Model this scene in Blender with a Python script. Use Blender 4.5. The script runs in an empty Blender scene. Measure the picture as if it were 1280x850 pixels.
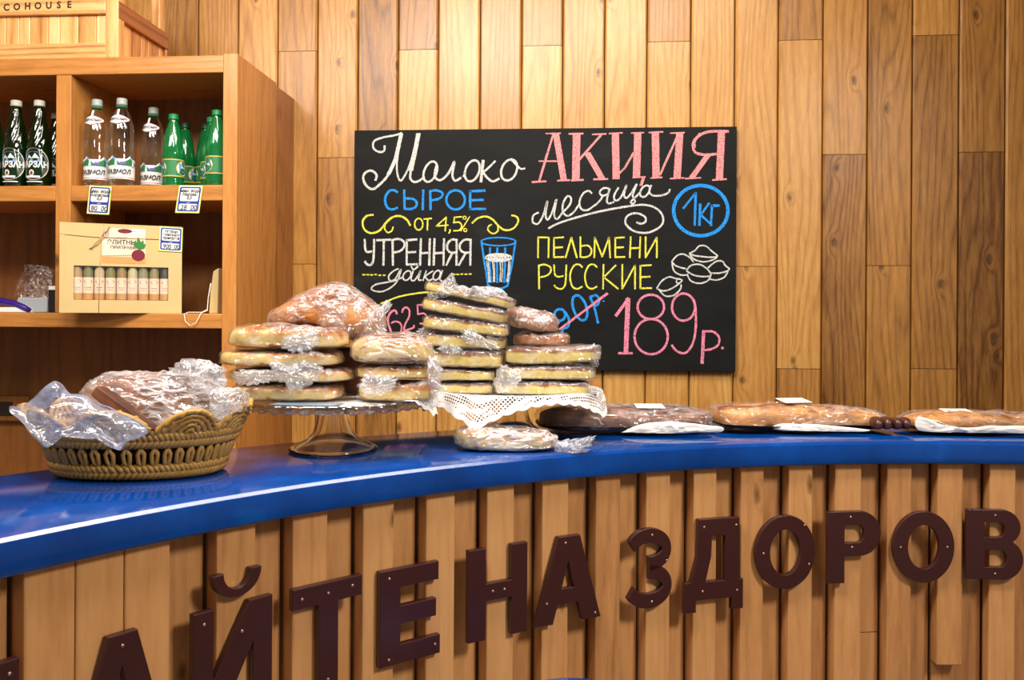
import bpy, math, random
from mathutils import Vector, Matrix, noise as mnoise

S = bpy.context.scene
COL = S.collection
R_ = math.radians
random.seed(7)

# ------------------------------------------------------------------ camera
CAMZ, FPX, CX, CY = 1.352, 1100.0, 640.0, 392.0
YAW, ROLL = R_(4.47), R_(0.35)
cam_d = bpy.data.cameras.new('camera')
cam = bpy.data.objects.new('camera', cam_d)
COL.objects.link(cam)
cam_d.sensor_width = 36.0
cam_d.sensor_fit = 'HORIZONTAL'
cam_d.lens = FPX / 1280 * 36.0
cam_d.shift_y = (CY - 425.0) / 1280.0
cam_d.clip_start = 0.02
cam.matrix_world = (Matrix.Translation((0, 0, CAMZ)) @ Matrix.Rotation(YAW, 4, 'Z') @
                    Matrix.Rotation(R_(90), 4, 'X') @ Matrix.Rotation(ROLL, 4, 'Z'))
S.camera = cam

# ------------------------------------------------------------------ exposure, world, lamps
vs = S.view_settings
vs.view_transform = 'Standard'
vs.look = 'None'
vs.exposure = 0.0
vs.gamma = 1.0
vs.use_curve_mapping = False
world = bpy.data.worlds.new('world')
S.world = world
world.use_nodes = True
wb = world.node_tree.nodes['Background']
wb.inputs['Color'].default_value = (1.0, 0.93, 0.85, 1)
wb.inputs['Strength'].default_value = 0.30


def area(name, loc, target, sx, sy, watts, color=(1, .93, .83), spread=math.pi):
    d = bpy.data.lights.new(name, 'AREA')
    d.shape = 'RECTANGLE'
    d.size, d.size_y = sx, sy
    d.energy = watts
    d.color = color
    d.spread = spread
    o = bpy.data.objects.new(name, d)
    COL.objects.link(o)
    o.location = loc
    o.rotation_euler = (Vector(target) - Vector(loc)).to_track_quat('-Z', 'Y').to_euler()
    return o


area('ceiling_lamp_wall_washer', (-0.15, 1.55, 2.74), (-0.10, 2.85, 1.7), 1.2, 0.25, 18, (1, .93, .84))
area('ceiling_lamp_over_counter', (-0.55, 0.85, 2.74), (-0.30, 1.65, 1.1), 0.9, 0.30, 39, (1, .94, .88))
area('ceiling_lamp_right_front', (1.55, 0.2, 2.6), (0.0, 1.5, 0.75), 0.45, 0.45, 17, (1, .94, .88), R_(100))
area('ceiling_lamp_left_front', (-1.5, 0.7, 2.74), (-1.5, 2.4, 1.6), 0.6, 0.35, 22, (1, .93, .84))

tube_ = area('added_edge_glint_light', (0.40, 1.68, 2.76), (0.40, 1.68, 0), 1.0, 0.2, 11, (1, .95, .9))  # added light, placed only for the highlight along the counter's front edge
tube_.rotation_euler = (0, 0, R_(31))

# ------------------------------------------------------------------ pixel rays (to read real positions off the photograph)
_f = Vector((-math.sin(YAW), math.cos(YAW), 0))
_r0 = Vector((math.cos(YAW), math.sin(YAW), 0))
_u0 = Vector((0, 0, 1))
_r = _r0 * math.cos(ROLL) + _u0 * math.sin(ROLL)
_u = _u0 * math.cos(ROLL) - _r0 * math.sin(ROLL)
EYE = Vector((0, 0, CAMZ))


def ray(x, y):
    return _f + _r * ((x - CX) / FPX) - _u * ((y - CY) / FPX)


def Py(x, y, wy):
    d = ray(x, y)
    return EYE + d * (wy / d.y)


def Pz(x, y, z):
    d = ray(x, y)
    return EYE + d * ((z - CAMZ) / d.z)


# ------------------------------------------------------------------ mesh builder
class MB:
    def __init__(self):
        self.v, self.f, self.m, self.a, self.s = [], [], [], [], []
        self.mat = 0
        self.pl = (0.0, 0.5, 0.0)
        self.smooth = False

    def vert(self, p):
        self.v.append(Vector(p))
        return len(self.v) - 1

    def face(self, idx):
        self.f.append(tuple(idx))
        self.m.append(self.mat)
        self.a.append(self.pl)
        self.s.append(self.smooth)

    def quad(self, *pts):
        self.face([self.vert(p) for p in pts])

    def box(self, x0, x1, y0, y1, z0, z1, M=None):
        P = [Vector((x, y, z)) for z in (z0, z1) for y in (y0, y1) for x in (x0, x1)]
        if M is not None:
            P = [M @ p for p in P]
        i = [self.vert(p) for p in P]
        for q in ((0, 2, 3, 1), (4, 5, 7, 6), (0, 1, 5, 4), (2, 6, 7, 3), (0, 4, 6, 2), (1, 3, 7, 5)):
            self.face([i[k] for k in q])

    def prism(self, poly, ext0, ext1):
        """poly: list of Vectors; ext0/ext1: offset vectors"""
        a = [self.vert(Vector(p) + Vector(ext0)) for p in poly]
        b = [self.vert(Vector(p) + Vector(ext1)) for p in poly]
        n = len(poly)
        self.face(a[::-1])
        self.face(b)
        for i in range(n):
            j = (i + 1) % n
            self.face((a[i], a[j], b[j], b[i]))

    def grid(self, fn, nu, nv, cu=False, cv=False, smooth=True):
        s0 = self.smooth
        self.smooth = smooth
        base = len(self.v)
        for j in range(nv if cv else nv + 1):
            for i in range(nu if cu else nu + 1):
                self.v.append(Vector(fn(i / nu, j / nv)))
        W = nu if cu else nu + 1
        H = nv if cv else nv + 1
        for j in range(nv):
            for i in range(nu):
                i2, j2 = (i + 1) % W if cu else i + 1, (j + 1) % H if cv else j + 1
                self.face((base + j * W + i, base + j * W + i2, base + j2 * W + i2, base + j2 * W + i))
        self.smooth = s0

    def lathe(self, prof, n=32, M=None, mod=None, smooth=True):
        """prof: list of (r, z) bottom to top, closed with caps when r ~ 0"""
        s0 = self.smooth
        self.smooth = smooth
        base = len(self.v)
        k = len(prof)
        for j, (r, z) in enumerate(prof):
            for i in range(n):
                t = 2 * math.pi * i / n
                rr, zz = (r, z) if mod is None else mod(j, t, r, z)
                p = Vector((rr * math.cos(t), rr * math.sin(t), zz))
                self.v.append(M @ p if M is not None else p)
        for j in range(k - 1):
            for i in range(n):
                i2 = (i + 1) % n
                self.face((base + j * n + i, base + j * n + i2, base + (j + 1) * n + i2, base + (j + 1) * n + i))
        self.face([base + i for i in range(n)][::-1])
        self.face([base + (k - 1) * n + i for i in range(n)])
        self.smooth = s0

    def tube(self, pts, r, n=8, closed=False, cap=True):
        s0 = self.smooth
        self.smooth = True
        pts = [Vector(p) for p in pts]
        N = len(pts)
        rad = r if isinstance(r, (list, tuple)) else [r] * N
        base = len(self.v)
        up = None
        for i, p in enumerate(pts):
            if closed:
                t = pts[(i + 1) % N] - pts[i - 1]
            else:
                t = pts[min(i + 1, N - 1)] - pts[max(i - 1, 0)]
            t = t.normalized() if t.length > 1e-9 else Vector((0, 0, 1))
            if up is None:
                up = Vector((0, 0, 1)) if abs(t.z) < .9 else Vector((1, 0, 0))
            s = t.cross(up)
            if s.length < 1e-6:
                s = t.cross(Vector((0.3, 1, 0.2)))
            s.normalize()
            up = s.cross(t).normalized()
            for k in range(n):
                a = 2 * math.pi * k / n
                self.v.append(p + (s * math.cos(a) + up * math.sin(a)) * rad[i])
        for i in range(N if closed else N - 1):
            j = (i + 1) % N
            for k in range(n):
                k2 = (k + 1) % n
                self.face((base + i * n + k, base + i * n + k2, base + j * n + k2, base + j * n + k))
        if cap and not closed:
            self.face([base + k for k in range(n)][::-1])
            self.face([base + (N - 1) * n + k for k in range(n)])
        self.smooth = s0


def thing(name, label, cat, loc=(0, 0, 0), group=None, rot=None):
    o = bpy.data.objects.new(name, None)
    o.empty_display_size = 0.05
    COL.objects.link(o)
    o.location = loc
    if rot is not None:
        o.rotation_euler = rot
    o['label'] = label
    o['category'] = cat
    if group:
        o['group'] = group
    bpy.context.view_layer.update()
    return o


def tag(o, label, cat, group=None):
    o['label'] = label
    o['category'] = cat
    if group:
        o['group'] = group
    return o


def obj(name, mb, mats, parent=None, local=False, bevel=0, seg=2, label=None):
    """links ONE mesh object; with a parent the builder's world coordinates are taken into the parent's frame (unless local)"""
    me = bpy.data.meshes.new(name)
    V = mb.v
    if parent is not None and not local:
        par = parent
        M = Matrix.Identity(4)
        chain = []
        while par is not None:
            chain.append(par.matrix_basis)
            par = par.parent
        for b in reversed(chain):
            M = M @ b
        inv = M.inverted()
        V = [inv @ v for v in V]
    me.from_pydata([tuple(v) for v in V], [], mb.f)
    at = me.attributes.new('pl', 'FLOAT_VECTOR', 'FACE')
    flat = [c for a in mb.a for c in a]
    at.data.foreach_set('vector', flat)
    if not isinstance(mats, (list, tuple)):
        mats = [mats]
    for m in mats:
        me.materials.append(m)
    me.polygons.foreach_set('material_index', mb.m)
    me.polygons.foreach_set('use_smooth', mb.s)
    me.update()
    o = bpy.data.objects.new(name, me)
    COL.objects.link(o)
    if parent is not None:
        o.parent = parent
    if bevel:
        b = o.modifiers.new('bevel', 'BEVEL')
        b.width = bevel
        b.segments = seg
        b.limit_method = 'ANGLE'
        b.angle_limit = R_(40)
        b.harden_normals = False
    if label:
        o['label'] = label
    return o


def struct(o):
    o['kind'] = 'structure'
    return o


def shallow_copy(o, parent=None):
    c = o.copy()
    COL.objects.link(c)
    if parent is not None:
        c.parent = parent
    return c


def copy_tree(o, loc, label, rotz=0.0):
    r = shallow_copy(o)
    r.location = loc
    r.rotation_euler = (0, 0, rotz)
    r['label'] = label
    for ch in list(o.children):
        c = shallow_copy(ch, r)
        for g in list(ch.children):
            shallow_copy(g, c)
    return r


# ------------------------------------------------------------------ material helpers
class NT:
    def __init__(self, name):
        self.m = bpy.data.materials.new(name)
        self.m.use_nodes = True
        self.t = self.m.node_tree
        self.b = self.t.nodes['Principled BSDF']
        self.out = self.t.nodes['Material Output']

    def n(self, typ, ins=None, **kw):
        nd = self.t.nodes.new('ShaderNode' + typ)
        for k, v in kw.items():
            setattr(nd, k, v)
        for k, v in (ins or {}).items():
            self.set(nd.inputs[k], v)
        return nd

    def set(self, sock, v):
        if isinstance(v, bpy.types.NodeSocket):
            self.t.links.new(v, sock)
        elif isinstance(v, bpy.types.Node):
            self.t.links.new(v.outputs[0], sock)
        else:
            if sock.type == 'RGBA' and len(v) == 3:
                v = (*v, 1)
            sock.default_value = v

    def math(self, op, a, b=0.0, clamp=False):
        return self.n('Math', {0: a, 1: b}, operation=op, use_clamp=clamp).outputs[0]

    def mix(self, fac, a, b):
        nd = self.t.nodes.new('ShaderNodeMix')
        nd.data_type = 'RGBA'
        self.set(nd.inputs[0], fac)
        self.set(nd.inputs[6], a)
        self.set(nd.inputs[7], b)
        return nd.outputs[2]

    def ramp(self, fac, stops):
        nd = self.t.nodes.new('ShaderNodeValToRGB')
        self.set(nd.inputs[0], fac)
        e = nd.color_ramp.elements
        while len(e) < len(stops):
            e.new(0.5)
        for el, (p, c) in zip(e, stops):
            el.position = p
            el.color = (*c, 1) if len(c) == 3 else c
        return nd.outputs[0]

    def vmath(self, op, a, b):
        return self.n('VectorMath', {0: a, 1: b}, operation=op).outputs[0]


def lin(r, g, b):
    f = lambda c: (c / 255 / 12.92) if c / 255 <= .04045 else ((c / 255 + .055) / 1.055) ** 2.4
    return (f(r), f(g), f(b))


def plain(name, col, rough=.5, spec=.5, metal=0.0, coat=0.0, var=0.0, vscale=30.0, bump=0.0, bscale=60.0):
    k = NT(name)
    k.set(k.b.inputs['Base Color'], col)
    k.set(k.b.inputs['Roughness'], rough)
    k.set(k.b.inputs['Specular IOR Level'], spec)
    k.set(k.b.inputs['Metallic'], metal)
    k.set(k.b.inputs['Coat Weight'], coat)
    if var or bump:
        tc = k.n('TexCoord').outputs['Object']
    if var:
        nz = k.n('TexNoise', {'Vector': tc, 'Scale': vscale, 'Detail': 4.0})
        f = k.math('MULTIPLY_ADD', nz.outputs[0], 2.0 * var)
        f.node.inputs[2].default_value = 1 - var
        hv = k.n('HueSaturation', {'Color': col, 'Value': f})
        k.set(k.b.inputs['Base Color'], hv)
    if bump:
        nz = k.n('TexNoise', {'Vector': tc, 'Scale': bscale, 'Detail': 5.0})
        bp = k.n('Bump', {'Strength': bump, 'Distance': .002, 'Height': nz.outputs[0]})
        k.set(k.b.inputs['Normal'], bp)
    return k.m


def wood(name, dark, mid, light, rough=.38, knots=1.0, freq=9.0, axis='z', coat=0.15, gs=1.0, contrast=.45, red=0.0):
    """lacquered pine: contour-line grain stretched along the plank, knots, a tone per plank from attribute pl (seed, tone)"""
    k = NT(name)
    tc = k.n('TexCoord').outputs['Object']
    at = k.n('Attribute', attribute_name='pl')
    sep = k.n('SeparateXYZ', {0: at.outputs['Vector']})
    seed, tone = sep.outputs[0], sep.outputs[1]
    off = k.n('CombineXYZ', {0: k.math('MULTIPLY', seed, 37.0), 1: k.math('MULTIPLY', seed, 11.0), 2: k.math('MULTIPLY', seed, 23.0)})
    P = k.vmath('ADD', tc, off.outputs[0])
    st = {'z': (1, 1, .12), 'x': (.12, 1, 1), 'y': (1, .12, 1)}[axis]
    Q = k.vmath('MULTIPLY', P, tuple(s * gs for s in st))
    big = k.n('TexNoise', {'Vector': Q, 'Scale': 7.0, 'Detail': 1.5, 'Roughness': .4, 'Distortion': .3}).outputs[0]
    sx3 = k.n('SeparateXYZ', {0: P})
    cross = k.math('ADD', sx3.outputs[1 if axis != 'y' else 0], sx3.outputs[{'z': 0, 'x': 2, 'y': 2}[axis]])
    along = sx3.outputs[{'z': 2, 'x': 0, 'y': 1}[axis]]
    # knots
    kq = k.n('CombineXYZ', {0: cross, 1: k.math('MULTIPLY', along, .55), 2: seed}).outputs[0]
    kq2 = k.n('TexNoise', {'Vector': P, 'Scale': 30.0}).outputs['Color']
    kq = k.vmath('ADD', kq, k.vmath('MULTIPLY', kq2, (.012, .012, 0)))
    vor = k.n('TexVoronoi', {'Vector': kq, 'Scale': 7.0, 'Randomness': 1.0}, voronoi_dimensions='2D')
    d = vor.outputs['Distance']
    rnd = k.n('SeparateXYZ', {0: vor.outputs['Color']}).outputs[0]
    has = k.math('GREATER_THAN', rnd, 1 - .42 * knots)
    kn = k.math('MULTIPLY', k.math('SUBTRACT', 1.0, k.math('MULTIPLY', d, 13.0), True), has)      # 1 at centre
    swirl = k.math('MULTIPLY', k.math('SUBTRACT', 1.0, k.math('MULTIPLY', d, 4.0), True), has)
    g = k.math('ADD', big, k.math('MULTIPLY', k.math('POWER', swirl, 2.0), .22))
    g = k.math('ADD', g, k.math('MULTIPLY', cross, 4.2))
    tri = k.math('ABSOLUTE', k.math('SUBTRACT', k.math('FRACT', k.math('MULTIPLY', g, freq)), .5))
    band = k.math('POWER', k.math('MULTIPLY', tri, 2.0), 2.5)
    fib = k.n('TexNoise', {'Vector': k.vmath('MULTIPLY', Q, (1, 1, 1) if axis else (1, 1, 1)), 'Scale': 90.0, 'Detail': 3.0, 'Roughness': .7}).outputs[0]
    blot = k.n('TexNoise', {'Vector': Q, 'Scale': 3.0, 'Detail': 2.0}).outputs[0]
    t = k.math('ADD', tone, k.math('MULTIPLY', k.math('SUBTRACT', blot, .5), .7))
    t = k.math('ADD', t, k.math('MULTIPLY', k.math('SUBTRACT', fib, .5), .55))
    t = k.math('SUBTRACT', t, k.math('MULTIPLY', band, contrast), True)
    c = k.ramp(t, [(0.0, dark), (0.5, mid), (1.0, light)])
    kd = tuple(x * .35 for x in dark)
    c = k.mix(k.math('MULTIPLY', k.math('POWER', kn, .7), .85), c, kd)
    k.set(k.b.inputs['Base Color'], c)
    k.set(k.b.inputs['Roughness'], rough)
    k.set(k.b.inputs['Specular IOR Level'], .45)
    k.set(k.b.inputs['Coat Weight'], coat)
    k.set(k.b.inputs['Coat Roughness'], .25)
    bp = k.n('Bump', {'Strength': .15, 'Distance': .002, 'Height': k.math('ADD', fib, band)})
    k.set(k.b.inputs['Normal'], bp)
    return k.m


M = {}
M['wall'] = wood('lacquered_pine_wall', lin(92, 52, 14), lin(178, 124, 58), lin(224, 176, 102), contrast=.17, freq=10, knots=1.0)
M['shelf'] = wood('amber_shelf_wood', lin(120, 66, 22), lin(196, 130, 62), lin(222, 164, 92), contrast=.13, freq=8, knots=.4, axis='z')
M['shelfx'] = wood('amber_shelf_wood_long', lin(120, 66, 22), lin(196, 130, 62), lin(222, 164, 92), contrast=.13, freq=8, knots=.4, axis='x')
M['shelfback'] = wood('brown_back_panel', lin(92, 54, 20), lin(138, 86, 36), lin(164, 106, 50), contrast=.2, freq=5, knots=.2, rough=.5)
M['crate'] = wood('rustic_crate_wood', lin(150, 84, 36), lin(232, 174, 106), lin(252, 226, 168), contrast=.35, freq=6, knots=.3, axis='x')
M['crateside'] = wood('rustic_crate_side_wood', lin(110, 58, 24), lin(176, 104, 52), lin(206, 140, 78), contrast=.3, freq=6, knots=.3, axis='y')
M['batten'] = wood('counter_batten_wood', lin(128, 80, 42), lin(194, 138, 84), lin(216, 166, 108), contrast=.12, freq=6, knots=.35, rough=.32, coat=.3)
M['dark_gap'] = plain('dark_gap', (.015, .008, .004), .9)
M['letter'] = plain('dark_brown_painted_wood', lin(56, 25, 24), .30, .5, var=.12, vscale=14, bump=.15, bscale=90)
M['screw'] = plain('pale_screw_head', lin(170, 140, 130), .3, .5, metal=.7)


def blue_paint():
    k = NT('blue_gloss_paint')
    tc = k.n('TexCoord').outputs['Object']
    a = k.n('TexNoise', {'Vector': tc, 'Scale': 7.0, 'Detail': 5.0, 'Roughness': .65}).outputs[0]
    sc = k.n('TexNoise', {'Vector': k.vmath('MULTIPLY', tc, (1, 1, 4)), 'Scale': 28.0, 'Detail': 6.0, 'Roughness': .7}).outputs[0]
    c = k.ramp(a, [(.25, lin(1, 46, 108)), (.6, lin(2, 62, 138)), (.85, lin(8, 86, 168))])
    sm = k.ramp(sc, [(.62, (0, 0, 0)), (.80, (1, 1, 1))])
    c = k.mix(k.math('MULTIPLY', sm, .25), c, lin(40, 100, 170))
    k.set(k.b.inputs['Base Color'], c)
    k.set(k.b.inputs['Roughness'], k.math('ADD', k.math('MULTIPLY', sc, .12), .04))
    k.set(k.b.inputs['Specular IOR Level'], .5)
    bp = k.n('Bump', {'Strength': .06, 'Distance': .002, 'Height': sc})
    k.set(k.b.inputs['Normal'], bp)
    return k.m


M['blue'] = blue_paint()
M['floor'] = plain('grey_floor_tile', lin(120, 112, 104), .4, var=.15, vscale=3)
M['ceiling'] = plain('white_ceiling_paint', lin(228, 222, 212), .8)
M['sidewall'] = plain('cream_side_wall_paint', lin(205, 180, 140), .7)


def glass(name, col=(1, 1, 1), rough=.02, ior=1.45):
    k = NT(name)
    k.set(k.b.inputs['Base Color'], col)
    k.set(k.b.inputs['Roughness'], rough)
    k.set(k.b.inputs['IOR'], ior)
    k.set(k.b.inputs['Transmission Weight'], 1.0)
    return k.m


def plastic_film(name, tint=(.93, .94, .97), base=.07, crease=.6, scale=22.0, stretch=(1, 1, 1), rough=.10, bump=.7, haze=0.0, fres=.35):
    """thin crinkled clear film: mostly see-through, mirror-like glints, whitish along its creases"""
    k = NT(name)
    tc = k.n('TexCoord').outputs['Object']
    w = k.n('TexNoise', {'Vector': tc, 'Scale': 14.0, 'Detail': 2.0}).outputs['Color']
    P = k.vmath('ADD', k.vmath('MULTIPLY', tc, stretch), k.vmath('MULTIPLY', w, (.05, .05, .05)))
    n1 = k.n('TexNoise', {'Vector': P, 'Scale': scale, 'Detail': 2.0, 'Roughness': .55}).outputs[0]
    n2 = k.n('TexNoise', {'Vector': P, 'Scale': scale * 2.7, 'Detail': 2.0, 'Roughness': .5}).outputs[0]
    rid = lambda n, s: k.math('SUBTRACT', 1.0, k.math('MULTIPLY', k.math('ABSOLUTE', k.math('SUBTRACT', n, .5)), s), True)
    c1, c2 = rid(n1, 16.0), rid(n2, 11.0)
    area_ = k.n('TexNoise', {'Vector': tc, 'Scale': 9.0, 'Detail': 1.0}).outputs[0]
    msk = k.ramp(area_, [(.38, (.15, .15, .15)), (.62, (1, 1, 1))])
    m = k.math('MULTIPLY', k.math('MAXIMUM', c1, k.math('MULTIPLY', c2, .7)), msk)
    hgt = k.math('ADD', k.math('ADD', n1, k.math('MULTIPLY', rid(n1, 5.0), .5)), k.math('MULTIPLY', rid(n2, 5.0), .3))
    bp = k.n('Bump', {'Strength': bump, 'Distance': .010, 'Height': hgt})
    fr = k.n('LayerWeight', {'Blend': .3, 'Normal': bp}).outputs['Fresnel']
    gl = k.n('BsdfGlossy', {'Color': (1, 1, 1, 1), 'Roughness': rough, 'Normal': bp})
    df = k.n('BsdfDiffuse', {'Color': (*tint, 1), 'Normal': bp})
    tl = k.n('BsdfTranslucent', {'Color': (*tint, 1), 'Normal': bp})
    dt = k.n('MixShader', {0: .35, 1: df, 2: tl})
    tr = k.n('BsdfTransparent')
    s1 = k.n('MixShader', {0: k.math('ADD', base, k.math('MULTIPLY', fr, fres), True), 1: tr, 2: gl})
    s2 = k.n('MixShader', {0: k.math('ADD', haze, k.math('MULTIPLY', m, crease), True), 1: s1, 2: dt})
    k.set(k.out.inputs['Surface'], s2)
    k.t.nodes.remove(k.b)
    return k.m


def thin_clear(name, tint, gloss=.06, body=None, bodyf=0.0):
    """thin-walled bottle: tinted see-through wall with sharp reflections; body = light scattered in coloured plastic"""
    k = NT(name)
    tr = k.n('BsdfTransparent', {'Color': (*tint, 1)})
    sh = tr
    if body:
        d = k.n('BsdfDiffuse', {'Color': (*body, 1)})
        t = k.n('BsdfTranslucent', {'Color': (*body, 1)})
        sh = k.n('MixShader', {0: bodyf, 1: tr, 2: k.n('MixShader', {0: .5, 1: d, 2: t})})
    fr = k.n('LayerWeight', {'Blend': .3}).outputs['Fresnel']
    gl = k.n('BsdfGlossy', {'Color': (1, 1, 1, 1), 'Roughness': .05})
    s1 = k.n('MixShader', {0: k.math('ADD', gloss, k.math('MULTIPLY', fr, .5), True), 1: sh, 2: gl})
    k.set(k.out.inputs['Surface'], s1)
    k.t.nodes.remove(k.b)
    return k.m


M['film'] = plastic_film('clear_bread_bag_film', scale=17, crease=.30, base=.09, rough=.12, fres=.2)
M['film_long'] = plastic_film('stretched_clear_film', stretch=(.28, 1.3, 1.3), scale=30, crease=.6, base=.12, fres=.25)
M['film_bag'] = plastic_film('milky_plastic_bag', tint=(.66, .74, .90), base=.12, crease=.24, scale=12, haze=.11, rough=.14, bump=.45)
M['film_tail'] = plastic_film('twisted_film_tail', base=.15, crease=.55, scale=30, haze=.06, stretch=(1, 1, .6))
M['film_highlight'] = plastic_film('film_with_painted_highlights', stretch=(.28, 1.3, 1.3), scale=22, crease=.8, base=.16, fres=.25, haze=.10)  # extra white haze and creases paint highlights into this film
M['glass'] = glass('clear_pressed_glass')
M['paper'] = plain('white_paper', lin(240, 238, 232), .7)
M['ink'] = plain('black_ink', lin(24, 24, 30), .7)
M['inkblue'] = plain('blue_print', lin(28, 52, 150), .6)
M['lime'] = plain('lime_print', lin(205, 222, 70), .6)

# ------------------------------------------------------------------ room shell
WALLY = 2.85
FLOORX0, FLOORX1, FLOORY0 = -3.2, 3.2, -1.6
mb = MB(); mb.box(FLOORX0, FLOORX1, FLOORY0, WALLY + .1, -.1, 0)
struct(obj('floor', mb, M['floor']))
mb = MB(); mb.box(FLOORX0, FLOORX1, FLOORY0, WALLY + .1, 2.85, 2.95)
struct(obj('ceiling', mb, M['ceiling']))
mb = MB(); mb.box(FLOORX0 - .1, FLOORX0, FLOORY0, WALLY + .1, -.1, 2.95)
struct(obj('wall_left', mb, M['sidewall']))
mb = MB(); mb.box(FLOORX1, FLOORX1 + .1, FLOORY0, WALLY + .1, -.1, 2.95)
struct(obj('wall_right', mb, M['sidewall']))

# plank wall: column edges and butt joints measured on the photograph
edges_px = [247, 297, 346.5, 396.5, 447, 497.5, 547.5, 600, 652, 703.5, 756, 809, 864, 919, 973.5, 1029.5, 1085.5, 1141.5, 1200, 1258]
ex = [Py(p, 60, WALLY).x for p in edges_px]
wd = (ex[-1] - ex[0]) / (len(ex) - 1)
n_left = 0
while ex[0] > FLOORX0:
    ex.insert(0, ex[0] - wd)
    n_left += 1
while ex[-1] < FLOORX1:
    ex.append(ex[-1] + wd)
joint_px = {346.5: [64, 330], 396.5: [197], 497.5: [62], 652: [57], 809: [52], 919: [333], 973.5: [50, 461],
            1029.5: [193], 1085.5: [332], 1141.5: [44, 461], 1200: [190]}
tone_px = {247: [.62], 297: [.66], 346.5: [.55, .62, .6], 396.5: [.5, .48], 447: [.56], 497.5: [.5, .68], 547.5: [.6], 600: [.52], 652: [.55, .64],
           703.5: [.72], 756: [.7], 809: [.55, .66], 864: [.66], 919: [.56, .52], 973.5: [.45, .6, .45], 1029.5: [.48, .3], 1085.5: [.26, .42],
           1141.5: [.4, .42, .42], 1200: [.42, .22], 1258: [.28]}
mb = MB()
for i in range(len(ex) - 1):
    x0, x1 = ex[i] + .0018, ex[i + 1] - .0018
    key = edges_px[i - n_left] if 0 <= i - n_left < len(edges_px) else None
    zs = [2.85]
    if key in joint_px:
        zs += [Py(key + 25, p, WALLY).z for p in joint_px[key]]
    elif random.random() < .6:
        zs.append(random.choice((.5, 2.5)) + random.uniform(-.3, .25))
    if random.random() < .5:
        zs.append(random.uniform(.4, .9))
    zs.append(0.0)
    zs = sorted(set(zs), reverse=True)
    for j in range(len(zs) - 1):
        tl = tone_px.get(key, [])
        tone = tl[j] if j < len(tl) else random.uniform(.3, .6)
        mb.pl = (random.random(), tone, 0)
        zt, zb = zs[j] - .0009, zs[j + 1] + .0009
        c = .005
        poly = [Vector((x0, WALLY + .02, 0)), Vector((x1, WALLY + .02, 0)), Vector((x1, WALLY + c, 0)), Vector((x1 - c, WALLY, 0)),
                Vector((x0 + c, WALLY, 0)), Vector((x0, WALLY + c, 0))]
        mb.prism(poly[::-1], (0, 0, zb), (0, 0, zt))
mb.mat = 1
mb.box(FLOORX0, FLOORX1, WALLY + .021, WALLY + .1, 0, 2.85)
struct(obj('wall_back', mb, [M['wall'], M['dark_gap']]))

# ------------------------------------------------------------------ counter
CC = Vector((0.8818, 0.1254, 0))
CR, CW, CTOP, CTH = 1.715, 0.395, 1.10, 0.046
A0, A1 = R_(178), R_(58)


def arc(a, r, z=0.0):
    return Vector((CC.x + r * math.cos(a), CC.y + r * math.sin(a), z))


def hit_cyl(x, y, r):
    d = ray(x, y)
    o = EYE - CC
    A = d.x * d.x + d.y * d.y
    B = 2 * (o.x * d.x + o.y * d.y)
    C = o.x * o.x + o.y * o.y - r * r
    t = (-B + math.sqrt(B * B - 4 * A * C)) / (2 * A)
    return EYE + d * t


def ang(p):
    return math.atan2(p.y - CC.y, p.x - CC.x)


mb = MB()
rr = .006
prof = []
for (cx_, cz_, a0_) in ((CR + rr, CTOP - CTH + rr, 180), (CR + CW - rr, CTOP - CTH + rr, 270), (CR + CW - rr, CTOP - rr, 0)):
    for q in range(5):
        a = R_(a0_ + 90 * q / 4)
        prof.append((cx_ + rr * math.cos(a), cz_ + rr * math.sin(a)))
CHI = len(prof)          # a flat bevel shaped to catch a light line along the front top edge
prof += [(CR + .0062, CTOP), (CR + .0048, CTOP - .0005), (CR + .0005, CTOP - .0048), (CR, CTOP - .0062)]
NS, NP = 200, len(prof)
for i in range(NS + 1):
    a = A0 + (A1 - A0) * i / NS
    for (r, z) in prof:
        mb.vert(arc(a, r, z))
for i in range(NS):
    for k in range(NP):
        k2 = (k + 1) % NP
        mb.smooth = k != CHI + 1
        mb.face((i * NP + k, i * NP + k2, (i + 1) * NP + k2, (i + 1) * NP + k))
mb.smooth = False
mb.face(range(NP)); mb.face([NS * NP + k for k in range(NP)][::-1])
ct = tag(obj('countertop', mb, M['blue']), 'curved glossy blue counter top holding the breads and trays', 'countertop')

base = thing('counter_base', 'curved counter front of vertical wooden battens under the blue top', 'counter', (CC.x, CC.y, 0))
RB = CR + .018           # batten faces
RK = RB + .030           # recessed boards
ZT = CTOP - CTH - .001
bat_px = [(30, 94.5), (95.5, 155.5), (156.5, 213), (271, 320), (366, 410), (454, 493), (533, 569), (609, 643), (678, 711), (745, 776), (808, 838), (867, 896),
          (926, 955), (986, 1016), (1044, 1077), (1109, 1140), (1172, 1204), (1237, 1270)]


def ang_px(x):
    lo = 620
    # just under the counter's lower edge
    yb = 726 - x * .2 if x < 420 else (642 - (x - 420) * .135 if x < 620 else 600)
    return ang(hit_cyl(x, yb + 12, RB))


bats = [(ang_px(a), ang_px(b)) for a, b in bat_px]
stepa = bats[-2][0] - bats[-1][0]
wa = bats[-1][0] - bats[-1][1]
while bats[-1][0] > A1 + .08:
    b = bats[-1]
    bats.append((b[0] - stepa, b[0] - stepa - wa))
while bats[0][0] < A0 - .08:
    b = bats[0]
    st = bats[0][0] - bats[2][0]
    bats.insert(0, (b[0] + st, b[1] + st))
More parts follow.
